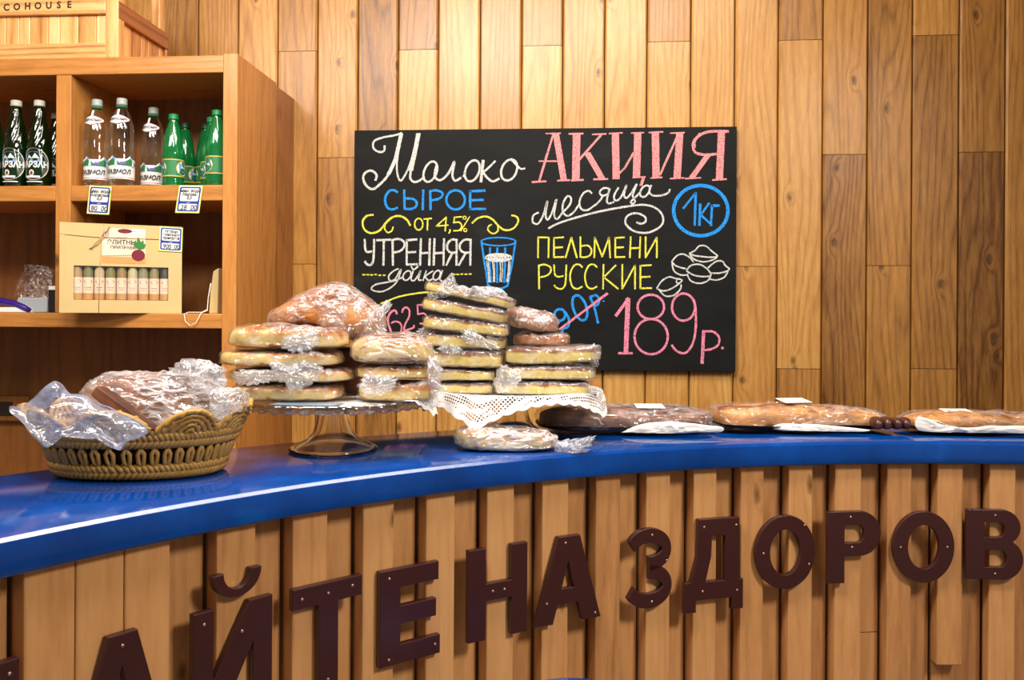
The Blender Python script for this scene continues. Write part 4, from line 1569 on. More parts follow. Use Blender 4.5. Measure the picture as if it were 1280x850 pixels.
q = lambda x, y, wy: Py(x, y, wy)
M['film_thin'] = plastic_film('thin_crumpled_film', base=.05, crease=.35, scale=24)
mb = crumple('bag', [q(17, 374, 2.47), q(61, 373, 2.47), q(66, 338, 2.52), q(30, 328, 2.53)], 40, 32, .012, M['film_thin'], 3)
o = obj('clear_bag', mb, M['film_thin'])
tag(o, 'crumpled clear film bag lying on the grey carton', 'bag')
mb = MB()
q0, q1 = Py(60, 391, 2.43), Py(66, 391, 2.43)
mb.box(q0.x, DX0 - .004, 2.43, 2.52, zA, Py(64, 357, 2.43).z)
bk = obj('black_case', mb, M['blackp'], bevel=.003)
tag(bk, 'narrow black case beside the divider on the lower shelf', 'case')
mb = MB()
mb.box(q0.x + .003, DX0 - .006, 2.4275, 2.4298, Py(64, 357, 2.43).z - .012, Py(64, 357, 2.43).z - .001)
obj('white_sticker', mb, M['paper'], bk, label='white sticker')
tp = thing('tape_dispenser', 'violet curved handle on a white base, cut off by the left picture edge', 'dispenser', tuple(Py(0, 391, 2.41)))
mb = MB()
pts = [(-40, 372), (-20, 373.5), (0, 376.5), (14, 379.5), (26, 384), (34, 388)]
P3 = [Py(x, y, 2.405) for x, y in pts]
sec = [(-.5, -1), (.5, -1), (.5, 1), (-.5, 1)]
w0 = .008
mb.tube([p + Vector((0, .012, 0)) for p in P3], [.010, .010, .010, .0095, .009, .0065], 12)
obj('handle', mb, M['purple'], tp, label='violet handle')
mb = MB()
q0, q1 = Py(-45, 391, 2.40), Py(17, 391, 2.40)
z9 = Py(0, 384, 2.40).z
mb.prism([Vector((q0.x, 2.40, zA)), Vector((q1.x + .03, 2.40, zA)), Vector((q1.x, 2.40, z9)), Vector((q0.x, 2.40, z9))], (0, 0, 0), (0, .05, 0))
obj('base', mb, M['paper'], tp, bevel=.002, label='white base')

# ------------------------------------------------------------------ wooden crate on top of the unit
YC = 2.372
zc0 = ZTOP + .0006
cxr = Py(148, 60, YC).x
cxl = cxr - .62
hC = .30
ybk = 2.672
crate = thing('wooden_crate', 'rustic wooden crate with stamped letters on top of the shelving unit', 'crate', ((cxl + cxr) / 2, (YC + ybk) / 2, zc0))
cz = lambda y, x=100: Py(x, y, YC).z
px_ = lambda x: Py(x, 40, YC).x
xpost = px_(131.5)
cp = dict(parent=crate, bev=.0025)
crn = lambda lo=.4, hi=.75: (random.random(), random.uniform(lo, hi), 0)
M['cratev'] = wood('rustic_crate_wood_upright', lin(150, 84, 36), lin(222, 160, 92), lin(248, 214, 150), contrast=.3, freq=5, knots=.2, axis='z')
for x0, x1, y0, y1 in ((xpost, cxr - .001, YC, YC + .035), (cxl, cxl + .04, YC, YC + .035), (cxr - .04, cxr - .0125, ybk - .035, ybk), (cxl, cxl + .04, ybk - .035, ybk)):
    bpart('corner_post', x0, x1, y0, y1, zc0, zc0 + hC, M['cratev'], pl=crn(.6, .8), **cp)
bpart('front_board', cxl + .04, xpost, YC + .003, YC + .016, zc0, cz(53), M['crate'], pl=crn(), **cp)
bpart('front_board', cxl + .04, xpost, YC + .001, YC + .016, cz(17), cz(17) + .075, M['crate'], pl=crn(.6, .7), **cp)
x = cxl + .04
while x < xpost - .002:
    x2 = min(x + random.uniform(.03, .055), xpost)
    bpart('front_slat', x + .0005, x2 - .0005, YC + .014, YC + .024, cz(53) - .005, zc0 + hC - .01, M['cratev'], pl=crn(.5, .95), **cp)
    x = x2
bpart('bottom_board', cxl + .03, cxr - .03, YC + .025, ybk - .02, zc0 + .001, zc0 + .012, M['crate'], pl=crn(), **cp)
# right hand side: a rail along the top, uprights below it
zr1 = Py(148, 0.5, YC).z
zr0 = Py(148, 22.5, YC).z
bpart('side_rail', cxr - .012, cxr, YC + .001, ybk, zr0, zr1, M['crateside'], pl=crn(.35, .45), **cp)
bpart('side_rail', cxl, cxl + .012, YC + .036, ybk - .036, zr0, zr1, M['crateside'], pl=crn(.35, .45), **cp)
y = YC + .036
while y < ybk - .036:
    y2 = min(y + random.uniform(.035, .06), ybk - .035)
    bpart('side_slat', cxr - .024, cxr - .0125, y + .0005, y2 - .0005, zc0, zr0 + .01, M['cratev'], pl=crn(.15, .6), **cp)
    y = y2
bpart('back_board', cxl + .04, cxr - .04, ybk - .016, ybk - .004, zc0 + .02, zc0 + .2, M['crate'], pl=crn(), **cp)
bpart('corner_stub', cxr - .010, cxr - .0005, ybk - .014, ybk - .001, zc0, zr0 - .001, M['crateside'], pl=crn(.5, .6), **cp)
M['stamp'] = plain('dark_brown_stamp_ink', lin(70, 34, 14), .8)
for ch, xx, yy in (('C', 8, 9.5), ('O', 21, 8.8), ('H', 34.5, 8), ('O', 47.5, 7.5), ('U', 61, 7), ('S', 73.5, 6.5), ('E', 86.5, 6)):
    p = Py(xx, yy, YC + .0006)
    V, F = text2d(ch, .0265, 0, .0011)
    mb = MB()
    mb.v = [Vector((p.x + u * .95, YC + .0006, p.z + v)) for (u, v) in V]
    for f in F:
        mb.face(f)
    obj('stamped_letter', mb, M['stamp'], crate, label='dark stamped letter')

# ------------------------------------------------------------------ bread materials
def crust(name, bottom, side, top, burnt, patch=.5, edge=(.55, .8), flour=0.0):
    """baked crust: pale where the side saw no heat, browner on top, with browned patches"""
    k = NT(name)
    tc = k.n('TexCoord')
    gz = k.n('SeparateXYZ', {0: tc.outputs['Generated']}).outputs[2]
    P = tc.outputs['Object']
    n1 = k.n('TexNoise', {'Vector': P, 'Scale': 16.0, 'Detail': 4.0, 'Roughness': .6}).outputs[0]
    n2 = k.n('TexNoise', {'Vector': P, 'Scale': 70.0, 'Detail': 4.0, 'Roughness': .7}).outputs[0]
    h = k.math('ADD', gz, k.math('MULTIPLY', k.math('SUBTRACT', n1, .5), patch))
    h = k.math('ADD', h, k.math('MULTIPLY', k.math('SUBTRACT', n2, .5), .16), True)
    c = k.ramp(h, [(0.0, bottom), (.14, side), (edge[0], side), (edge[1], top), (1.0, burnt)])
    sp = k.ramp(n2, [(.6, (0, 0, 0)), (.72, (1, 1, 1))])
    c = k.mix(k.math('MULTIPLY', sp, .22), c, burnt)
    k.set(k.b.inputs['Base Color'], c)
    k.set(k.b.inputs['Roughness'], .62)
    k.set(k.b.inputs['Specular IOR Level'], .35)
    bp = k.n('Bump', {'Strength': .35, 'Distance': .003, 'Height': k.math('ADD', n1, n2)})
    k.set(k.b.inputs['Normal'], bp)
    return k.m


M['pide'] = crust('golden_flatbread_crust', lin(150, 96, 40), lin(224, 194, 118), lin(186, 122, 52), lin(112, 58, 20), 1.25, (.45, .72))
M['slab'] = crust('pale_layered_bread_crust', lin(120, 76, 32), lin(210, 186, 104), lin(126, 68, 26), lin(80, 38, 12), .5, (.60, .76))
M['brownloaf'] = crust('light_brown_loaf_crust', lin(130, 76, 34), lin(190, 128, 70), lin(158, 94, 50), lin(98, 50, 24), 1.3, (.35, .7))
M['darkbread'] = crust('dark_brown_bread_crust', lin(96, 56, 36), lin(122, 74, 48), lin(100, 56, 36), lin(60, 32, 20), .6)


def sgn_pow(c, e):
    return math.copysign(abs(c) ** e, c)


def loaf_pt(u, v, sx, sy, sz, ep, lo, hi, seed, lump, infl=0.0, wr=0.0, taper=0.0, sag=0.0):
    th, ph = 2 * math.pi * u, -math.pi / 2 + math.pi * v
    e1 = lo if ph < 0 else hi
    cp = abs(math.cos(ph)) ** e1
    x = cp * sgn_pow(math.cos(th), ep)
    y = cp * sgn_pow(math.sin(th), ep)
    z = sgn_pow(math.sin(ph), e1)
    p = Vector((x * (sx / 2 + infl), y * (sy / 2 + infl), z * (sz / 2 + infl * (.4 if z < 0 else 1))))
    if taper:
        f = 1 - taper * (x * .5 + .5)
        p.y *= f; p.z = (p.z + sz / 2) * f - sz / 2
    q = Vector((p.x / .05 + seed, p.y / .05 + seed * 1.7, p.z / .05))
    nrm = Vector((x, y, z))
    if nrm.length > 0:
        nrm.normalize()
    w = 1.0 if z > -.6 else .25
    p += nrm * mnoise.noise(q) * lump * w
    p += nrm * mnoise.noise(q * 2.7) * lump * .35 * w
    if p.z < -sz / 2:
        p.z = -sz / 2 - (.0008 if infl else 0)
    if sag:
        p.z -= sag * (p.x / (sx / 2)) ** 2
    if wr:
        q2 = Vector((p.x * 24 + seed, p.y * 40, p.z * 70 + seed))
        r = mnoise.ridged_multi_fractal(q2, 1.0, 2.1, 3, 1.0, 2.0) - 1.0
        p += nrm * max(-.3, r) * wr * w
        p.z = max(p.z, -sz / 2 - .0008 - (sag if sag > 0 else 0))
    return p


def bread(name, label, group, px, depth, sy, mat='pide', ep=.72, lo=.36, hi=.52, lump=.005, tilt=0.0, rz=0.0, wrap=True, film='film', taper=0.0, z0=None, seed=None, sag=0.0, wr=.004, zh=None):
    """px = (left, right, top, bottom) as the loaf shows in the photograph, depth = the world y of its middle"""
    x0, x1, yt, yb = px
    a, b = Py(x0, (yt + yb) / 2, depth), Py(x1, (yt + yb) / 2, depth)
    zt, zb = Py((x0 + x1) / 2, yt, depth).z, Py((x0 + x1) / 2, yb, depth - sy * .3).z
    if z0 is not None:
        zb = z0
    sx, sz = (b.x - a.x), (zh if zh else zt - zb)
    seed = seed if seed is not None else random.uniform(0, 50)
    c = Vector(((a.x + b.x) / 2, depth, zb + sz / 2 - .0018))
    t = thing(name, label, 'bread', tuple(c), group, (0, tilt, rz))
    kw = dict(sx=sx - .006, sy=sy - .006, sz=sz - .0055, ep=ep, lo=lo, hi=hi, seed=seed, lump=lump, taper=taper, sag=sag)
    mb = MB(); mb.grid(lambda u, v: loaf_pt(u, v, **kw), 56, 28, cu=True)
    obj('loaf', mb, M[mat], t, local=True)
    if wrap:
        mb = MB(); mb.grid(lambda u, v: loaf_pt(u, v, infl=.0026, wr=wr, **kw), 110, 54, cu=True)
        obj('bag_film', mb, M[film], t, local=True, label='clear glossy bag film')
    t['_top'] = zb + sz
    return t


def pillow(parent, name, outline, centre, depth, thick, mat, amp=.006, freq=40, seed=0.0, label=None, nr=14, nt=72, depth_fn=None, nib=0.6, pleats=0, jit=0.0, zmin=None, grow=1.0):
    """a crinkled body of film or cloth with the given outline and a real thickness"""
    n = len(outline)
    P = smooth_path(list(outline) + [outline[0]], 8)[:-1]
    m_ = len(P)
    cx_, cy_ = centre

    def fn(side):
        def f(u, v):
            k = u * m_
            i = int(k) % m_
            fr_ = k - int(k)
            o = P[i] * (1 - fr_) + P[(i + 1) % m_] * fr_
            jr = grow * (1 + jit * mnoise.noise(Vector((math.cos(u * 6.283) * 6 + seed, math.sin(u * 6.283) * 6, seed))))
            x, y = cx_ + (o.x - cx_) * v * jr, cy_ + (o.y - cy_) * v * jr
            d = depth if depth_fn is None else depth_fn(x, y)
            q = Py(x, y, d)
            s = Vector((q.x * freq + seed, q.z * freq * 1.3, seed * .37 + side))
            r = mnoise.ridged_multi_fractal(s, 1.0, 2.0, 3, 1.0, 2.0) - 1.0
            t_ = math.sqrt(max(0, 1 - v ** 2.4)) * thick
            q.y += side * t_ + side * r * amp * (1 - v ** 4)
            if pleats:
                q.y += math.sin(u * 6.283 * pleats + 5 * mnoise.noise(s * .3)) * .0055 * v * (1.1 - v)
            q.x += mnoise.noise(s * .8) * amp * .8 * (1 - v ** 6 * nib)
            q.z += mnoise.noise(s * .8 + Vector((0, 5, 7))) * amp * .8 * (1 - v ** 6 * nib)
            if zmin is not None:
                q.z = max(q.z, zmin)
            return q
        return f
    mb = MB()
    mb.grid(fn(-1), nt, nr, cu=True)
    mb.grid(lambda u, v: fn(1)(1 - u, v), nt, nr, cu=True)
    return obj(name, mb, mat, parent, label=label)


# ------------------------------------------------------------------ glass cake stands
M['plateglass'] = thin_clear('clear_glass_plate', (.80, .78, .73), .09)
PR, PZ, FR = .172, .098, .080


def cake_stand(c, label):
    t = thing('cake_stand', label, 'cake stand', tuple(c), 'glass cake stands on the counter')
    outer = [(FR - .003, 0), (FR, .002), (FR, .005), (FR * .93, .008), (.062, .0135), (.046, .022), (.036, .034), (.031, .052), (.0295, .068), (.031, .080), (.036, .0855)]
    inner = [(.001, .0815), (.0265, .078), (.0255, .066), (.0275, .052), (.032, .034), (.042, .020), (.058, .0095), (FR * .88, .003), (FR - .006, 0)]
    mb = MB(); mb.lathe(inner + outer + [(.001, .0856)], 72)
    obj('foot', mb, M['glass'], t, local=True)
    N = 40

    def mod(j, a, r, z):
        if j in (2, 3, 4, 5):
            s = abs(math.cos(a * N / 2))
            return (r + .0022 * s, z - (.004 * s if j in (2, 3) else 0))
        return (r, z)
    pl_ = [(.001, .0862), (PR - .012, .0885), (PR - .006, .0865), (PR - .001, .0860), (PR + .0015, .090), (PR, PZ), (PR - .004, PZ + .0005), (PR - .009, PZ - .003), (PR - .014, .0935), (.001, .0925)]
    mb = MB(); mb.lathe(pl_, 320, mod=mod)
    obj('plate', mb, M['plateglass'], t, local=True)
    return t


cL = Pz(416.5, 562.8, CTOP) + Vector((0, 0, .0004))
cR_ = Pz(641, 547.0, CTOP) + Vector((0, 0, .0004))
cake_stand(cL, 'clear glass footed cake stand on the left with its whole foot in view')
cake_stand(cR_, 'clear glass footed cake stand on the right, foot hidden by a bagged loaf')
ZP = CTOP + .0004 + .0925       # where things stand inside the rim


def lace():
    k = NT('white_crochet_lace')
    at = k.n('Attribute', attribute_name='flat')
    sp = k.n('SeparateXYZ', {0: at.outputs['Vector']})
    x, y, r = sp.outputs[0], sp.outputs[1], sp.outputs[2]
    fx = k.math('SUBTRACT', k.math('FRACT', k.math('MULTIPLY', k.math('ADD', x, y), 118.0)), .5)
    fy = k.math('SUBTRACT', k.math('FRACT', k.math('MULTIPLY', k.math('SUBTRACT', x, y), 118.0)), .5)
    d = k.math('SQRT', k.math('ADD', k.math('MULTIPLY', fx, fx), k.math('MULTIPLY', fy, fy)))
    hole = k.math('LESS_THAN', d, .36)
    nz = k.n('TexNoise', {'Vector': at.outputs['Vector'], 'Scale': 26.0, 'Detail': 0.0}).outputs[0]
    reg = k.math('GREATER_THAN', nz, .44)
    edge = k.math('LESS_THAN', r, .95)
    hole = k.math('MULTIPLY', k.math('MULTIPLY', hole, reg), edge)
    k.set(k.b.inputs['Base Color'], lin(242, 240, 236))
    k.set(k.b.inputs['Roughness'], .9)
    k.set(k.b.inputs['Specular IOR Level'], .1)
    wv = k.n('TexNoise', {'Vector': at.outputs['Vector'], 'Scale': 700.0}).outputs[0]
    k.set(k.b.inputs['Normal'], k.n('Bump', {'Strength': .3, 'Distance': .001, 'Height': wv}))
    mx = k.n('MixShader', {0: hole, 1: k.b, 2: k.n('BsdfTransparent')})
    k.set(k.out.inputs['Surface'], mx)
    return k.m


M['lace'] = lace()


def doily(c, off, rd, rot, p, label):
    """a rounded square lace cloth lying on the plate, its corners hanging over the rim"""
    NU, NV = 240, 60
    mb = MB()
    flat = []

    def fn(u, v):
        th = 2 * math.pi * u
        a = th - rot
        rb = rd * (abs(math.cos(a)) ** p + abs(math.sin(a)) ** p) ** (-1 / p)
        rb += .0045 * abs(math.sin(th * 22))
        r = max(rb * v, .0005)
        lx, ly = r * math.cos(th), r * math.sin(th)
        flat.append((lx, ly, v))
        X, Y = lx + off[0], ly + off[1]
        R1 = math.hypot(X, Y)
        rim = PR + .006
        if R1 < PR - .016:
            z = .0938
        elif R1 < rim:
            t_ = (R1 - (PR - .016)) / (rim - PR + .016)
            z = .0938 + (PZ + .0022 - .0938) * min(1, t_ * 1.6) + .0006 * math.sin(t_ * math.pi)
        else:
            over = R1 - rim
            w = .0025 * math.sin(math.atan2(Y, X) * 26) * min(1, over / .02)
            k_ = (rim + .003 + over * .22 + w) / R1
            X, Y = X * k_, Y * k_
            z = PZ + .0022 - over * .95
        return Vector((c.x + X, c.y + Y, c.z + z))
    mb.grid(fn, NU, NV, cu=True)
    o = obj('doily', mb, M['lace'])
    at = o.data.attributes.new('flat', 'FLOAT_VECTOR', 'POINT')
    at.data.foreach_set('vector', [x for f in flat for x in f])
    return tag(o, label, 'doily', 'lace doilies on the cake stands')


doily(cL, (.046, .026), .168, R_(-14), 1.5, 'white lace doily on the left cake stand, one corner hanging at its right')
doily(cR_, (-.004, -.006), .232, R_(-16), 1.25, 'white lace doily on the right cake stand, hanging over its front rim')
ZB = ZP + .0022

# price card under the breads of the left stand and another on the right one
mb = MB()
p0, p1 = Py(338, 500, cL.y - .125), Py(418, 500, cL.y - .125)
zq = ZB + .0006
mb.prism([Vector((p0.x, cL.y - .130, zq)), Vector((p1.x, cL.y - .140, zq)), Vector((p1.x + .01, cL.y - .09, zq)), Vector((p0.x + .01, cL.y - .085, zq))], (0, 0, 0), (0, 0, .0008))
M['slate'] = plain('blue_grey_card', lin(120, 140, 158), .35)
tag(obj('shelf_card', mb, M['slate']), 'blue grey card lying under the breads on the left cake stand', 'card')

# ------------------------------------------------------------------ breads on the left stand
GA = 'bagged breads stacked on the left cake stand'
yL = cL.y
zc = ZB + .0016
a1 = bread('flatbread', 'long pale bagged flatbread at the bottom of the left stack', GA, (297, 428, 476, 497), yL - .035, .135, z0=zc, wr=.003)
a2 = bread('flatbread', 'golden bagged flatbread second from the bottom of the left stack', GA, (289, 441, 457, 480), yL - .03, .13, z0=a1['_top'] + .0008, wr=.003)
a3 = bread('flatbread', 'golden bagged flatbread third from the bottom of the left stack', GA, (281, 428, 435, 462), yL - .035, .135, z0=a2['_top'] + .0008)
a4 = bread('flatbread', 'humped flatbread under the big light brown bagged loaf', GA, (288, 434, 406, 440), yL - .035, .13, z0=a3['_top'] + .0008, lump=.008)
yM = yL - .005
m1 = bread('flatbread', 'bagged flatbread at the bottom of the middle stack, dark spot at its end', GA, (449, 547, 473, 497), yM - .02, .11, z0=zc, wr=.005)
m2 = bread('flatbread', 'bagged flatbread in the middle of the three right ones', GA, (446, 546, 453, 476), yM - .015, .11, z0=m1['_top'] + .0008, wr=.004)
m3 = bread('flatbread', 'rounded glossy bagged flatbread on top beside the pale slabs', GA, (441, 542, 414, 458), yM - .02, .12, z0=m2['_top'] + .0008, hi=.9, film='film_long', wr=.003)
yB = yL + .055
oA = [(335, 401), (340, 390), (358, 378), (382, 364), (406, 354), (430, 353), (448, 363), (466, 376), (480, 390), (483, 408), (472, 422), (450, 428), (426, 420), (404, 411), (384, 408), (360, 410), (342, 409)]
cA = (416, 390)
pc_ = Py(*cA, yB)
a5 = thing('bagged_loaf', 'big light brown loaf in a shiny bag on top of the left stack', 'bread', tuple(pc_), GA)
pillow(a5, 'loaf', oA, cA, yB, .068, M['brownloaf'], amp=.006, freq=16, seed=3, nr=20, nt=96, grow=.97, nib=1.0)
pillow(a5, 'bag_film', oA, cA, yB, .072, M['film_long'], amp=.009, freq=30, seed=8, nr=40, nt=180, pleats=7, label='clear glossy bag film')
pillow(a5, 'bag_end', [(452, 402), (470, 385), (487, 376), (486, 388), (478, 396), (483, 412), (484, 424), (468, 428), (452, 424)], (468, 405), yB - .045, .02, M['film_tail'], seed=4, pleats=9, jit=.25, nt=120, nr=18)
# a hidden loaf carries the big one, darkened to paint the gap's shade
hb = bread('flatbread', 'mostly hidden bread at the back between the stacks, darkened to paint shade', GA, (380, 470, 440, 497), yL + .09, .08, 'darkbread', z0=zc, zh=m3['_top'] - zc - .03, wrap=False)
# film scrunched at the front of the stack
pillow(a3, 'bag_end', [(343, 449), (358, 456), (384, 452), (402, 462), (396, 474), (384, 482), (366, 489), (356, 478), (344, 476), (340, 464)], (370, 467), yL - .115, .014, M['film_tail'], seed=11, amp=.009, pleats=9, jit=.35, nt=120, nr=18)
pillow(a2, 'bag_end', [(293, 466), (305, 462), (345, 464), (346, 474), (330, 479), (300, 481), (294, 474)], (318, 471), yL - .108, .010, M['film_tail'], seed=17, amp=.003, pleats=9, jit=.35, nt=120, nr=18)
pillow(a4, 'bag_end', [(352, 424), (366, 418), (392, 416), (398, 426), (388, 438), (366, 440), (354, 434)], (375, 429), yL - .108, .010, M['film_bag'], seed=23, amp=.006, pleats=9, jit=.35, nt=120, nr=18)
pillow(m1, 'bag_end', [(452, 473), (466, 468), (490, 470), (494, 480), (484, 490), (468, 493), (454, 492), (450, 482)], (471, 481), yM - .083, .012, M['film_tail'], seed=31, amp=.007, pleats=9, jit=.35, nt=120, nr=18)
pillow(m2, 'bag_end', [(534, 452), (544, 446), (552, 462), (550, 476), (551, 492), (540, 494), (536, 478)], (543, 474), yM - .05, .012, M['film_tail'], seed=37, amp=.007, pleats=9, jit=.35, nt=120, nr=18)

# ------------------------------------------------------------------ breads on the right stand
GBR = 'wrapped pale slabs stacked on the right cake stand'
yR = cR_.y
sl = dict(mat='slab', ep=.30, lo=.22, hi=.30, lump=.0045, wr=.0035)
r1 = bread('layered_pie', 'thin pale wrapped slab at the bottom of the tall stack', GBR, (549, 620, 474, 490), yR - .05, .12, z0=zc, **sl)
r2 = bread('layered_pie', 'pale wrapped slab second from the bottom of the tall stack', GBR, (547, 622, 458, 475), yR - .05, .12, z0=r1['_top'] + .0008, **sl)
r3 = bread('layered_pie', 'pale wrapped slab third from the bottom of the tall stack', GBR, (540, 631, 435, 458), yR - .05, .12, z0=r2['_top'] + .0008, tilt=R_(1), **sl)
r4 = bread('layered_pie', 'golden wrapped slab in the middle of the tall stack', GBR, (535, 632, 416, 436), yR - .045, .12, z0=r3['_top'] + .0012, tilt=R_(3), **sl)
r5 = bread('layered_pie', 'pale wrapped slab third from the top of the tall stack', GBR, (531, 637, 397, 421), yR - .05, .12, z0=r4['_top'] + .0015, tilt=R_(6), **sl)
r6 = bread('layered_pie', 'thick pale wrapped slab second from the top, sloping right', GBR, (531, 635, 378, 403), yR - .05, .12, z0=r5['_top'] + .002, tilt=R_(10), **sl)
r7 = bread('layered_pie', 'topmost wrapped slab of the tall stack, peaked film above it', GBR, (534, 645, 361, 383), yR - .045, .12, z0=r6['_top'] + .004, tilt=R_(12), **sl)
M['film_peak'] = plastic_film('scrunched_film', base=.12, crease=.7, scale=60, haze=.05)
pillow(r7, 'film_peak', [(536, 378), (534, 366), (546, 358), (556, 350), (566, 341), (569, 356), (580, 357), (596, 364), (608, 358), (624, 360), (634, 370), (620, 378), (590, 374), (560, 370)], (572, 366), yR - .085, .022, M['film_peak'], seed=41, amp=.010, freq=60)
pillow(r5, 'bag_end', [(536, 402), (530, 408), (518, 416), (522, 424), (536, 428), (546, 420)], (534, 415), yR - .08, .010, M['film_tail'], seed=47, amp=.006, pleats=9, jit=.35, nt=120, nr=18)
pillow(r4, 'bag_end', [(576, 414), (592, 412), (606, 424), (622, 430), (616, 436), (594, 432), (580, 424)], (598, 424), yR - .108, .007, M['film_tail'], seed=53, amp=.006, pleats=9, jit=.35, nt=120, nr=18)
pillow(r3, 'bag_end', [(546, 436), (560, 430), (576, 434), (574, 441), (556, 442)], (560, 436), yR - .108, .007, M['film_tail'], seed=54, amp=.005, pleats=9, jit=.35, nt=120, nr=18)
yS = yR - .055
s1 = bread('layered_pie', 'pale wrapped slab at the bottom of the short right stack', GBR, (620, 738, 473, 495), yS, .115, z0=zc, **sl)
s2 = bread('layered_pie', 'browned wrapped slab in the middle of the short right stack', GBR, (631, 744, 454, 477), yS + .004, .115, z0=s1['_top'] + .0008, **sl)
s3 = bread('layered_pie', 'glossy wrapped slab on top of the short right stack, lifted at its end', GBR, (632, 750, 432, 460), yS + .004, .115, z0=s2['_top'] + .0008, tilt=R_(-2), sag=-.004, **sl)
s4 = bread('layered_pie', 'short golden wrapped roll behind the short right stack', GBR, (640, 713, 414, 437), yR + .04, .08, 'brownloaf', ep=.6, lo=.5, hi=.6, z0=s3['_top'] - .004, wr=.004)
s5 = bread('bagged_loaf', 'small brown bagged loaf on the golden roll, right of the tall stack', GBR, (632, 700, 384, 416), yR + .035, .08, 'brownloaf', ep=.8, lo=.6, hi=.8, tilt=R_(10), z0=s4['_top'] + .002, wr=.005, film='film_tail')
sh = bread('layered_pie', 'wrapped slab hidden behind the short stack', GBR, (640, 716, 436, 495), yR + .062, .08, 'slab', ep=.5, lo=.3, hi=.4, z0=zc, zh=s4.location.z - zc - .014, wrap=False)
pillow(s1, 'bag_end', [(622, 462), (632, 458), (652, 464), (650, 476), (640, 488), (624, 490), (617, 480)], (634, 474), yS - .062, .010, M['film_tail'], seed=59, amp=.006, pleats=9, jit=.35, nt=120, nr=18)
pillow(s3, 'bag_end', [(728, 434), (742, 430), (750, 440), (748, 456), (740, 458), (734, 446)], (742, 445), yS - .03, .014, M['film_peak'], seed=61, amp=.005, pleats=9, jit=.35, nt=120, nr=18)
mb = MB()
p0, p1 = Py(706, 496, cR_.y - .13), Py(750, 492, cR_.y - .13)
mb.prism([Vector((p0.x, cR_.y - .115, ZB + .0022)), Vector((p1.x, cR_.y - .085, ZB + .0026)), Vector((p1.x - .01, cR_.y - .02, ZB + .0022)), Vector((p0.x - .01, cR_.y - .05, ZB + .0022))], (0, 0, .002), (0, 0, .0028))
o = tag(obj('paper_card', mb, M['paper']), 'white card with a blue stripe under the short stack of slabs', 'card')
mb = MB()
mb.prism([Vector((p0.x + .004, cR_.y - .105, ZB + .0049)), Vector((p1.x - .004, cR_.y - .080, ZB + .0053)), Vector((p1.x - .004, cR_.y - .070, ZB + .0053)), Vector((p0.x + .004, cR_.y - .095, ZB + .0049))], (0, 0, 0), (0, 0, .0003))
obj('stripe', mb, M['inkblue'], o, label='blue stripe')

# ------------------------------------------------------------------ single bagged loaf lying on the counter
yq = Pz(632, 566, CTOP).y + .035
q1 = bread('bagged_loaf', 'single bagged loaf lying on the blue counter in front of the right stand', 'bagged loaves', (569, 698, 527, 570), yq, .10, 'pide', ep=.85, lo=.5, hi=.8, z0=CTOP + .001, lump=.005, wr=.005, film='film_highlight', rz=R_(4), taper=.22)
del q1['group']
pillow(q1, 'bag_end', [(690, 548), (702, 552), (722, 550), (738, 545), (743, 549), (738, 556), (726, 560), (736, 562), (722, 568), (706, 570), (702, 574), (694, 566)], (706, 560), yq - .012, .016, M['film_tail'], seed=67, amp=.009, zmin=CTOP + .001, pleats=9, jit=.35, nt=120, nr=18)

# ------------------------------------------------------------------ wicker basket
M['wicker'] = plain('golden_wicker', lin(178, 132, 54), .38, .6, var=.35, vscale=120)
M['wicker2'] = plain('dark_wicker', lin(110, 76, 28), .55, .3, var=.35, vscale=120)
kc = Pz(176, 589.5, CTOP) + Vector((0, 0, .0006))
bk = thing('wicker_basket', 'oval golden wicker basket with a scalloped woven rim full of bagged bread', 'basket', tuple(kc), None, (0, 0, R_(7)))


def bp(th, z, out=0.0):
    """point on the basket wall: oval that widens upwards"""
    k_ = z / .08
    a = .118 + .034 * k_ + out
    b = .082 + .030 * k_ + out
    return Vector((a * sgn_pow(math.cos(th), .9), b * sgn_pow(math.sin(th), .9), z))


def rope(mb, z, r, turns, strands=3, n=420, rr=None, out=0.0):
    for s in range(strands):
        pts = []
        for i in range(n):
            th = 2 * math.pi * i / n
            ph = turns * th + 2 * math.pi * s / strands
            pts.append(bp(th, z + r * math.sin(ph), out + r * math.cos(ph)))
        mb.tube(pts, rr or r * .95, 6, closed=True)


mb = MB(); mb.lathe([(.0008, .001), (.112, .001), (.114, .004), (.112, .008), (.0008, .008)], 48, mod=lambda j, t, r, z: (r, z))
for v in mb.v:
    v.y *= .70
obj('base', mb, M['wicker2'], bk, local=True)
mb = MB(); rope(mb, .0105, .0048, 34); rope(mb, .0185, .0045, -34)
obj('lower_braid', mb, M['wicker'], bk, local=True)
mb = MB()
NR = 46
for i in range(NR):
    th = 2 * math.pi * i / NR
    for d, k_ in ((0, 1), (.5, -1)):
        t0 = th + d * 2 * math.pi / NR * .7
        mb.tube([bp(t0, .018), bp(t0 + .05 * k_, .030, .003), bp(t0 + .055 * k_, .042, .003), bp(t0 + .0, .056)], .0034, 6)
obj('open_weave', mb, M['wicker'], bk, local=True)
mb = MB(); mb.grid(lambda u, v: bp(2 * math.pi * u, .006 + .060 * v, -.0075), 72, 6, cu=True)  # added dark liner, stands in for the shade seen through the weave
M['wickershade'] = plain('painted_basket_shade', lin(66, 44, 18), .7, .2, var=.4, vscale=160)
obj('shade_liner', mb, M['wickershade'], bk, local=True, label='added dark liner painting shade into the holes')
mb = MB(); rope(mb, .058, .0046, 40); rope(mb, .068, .0046, -40)
obj('upper_braid', mb, M['wicker'], bk, local=True)
mb = MB()
NA = 9
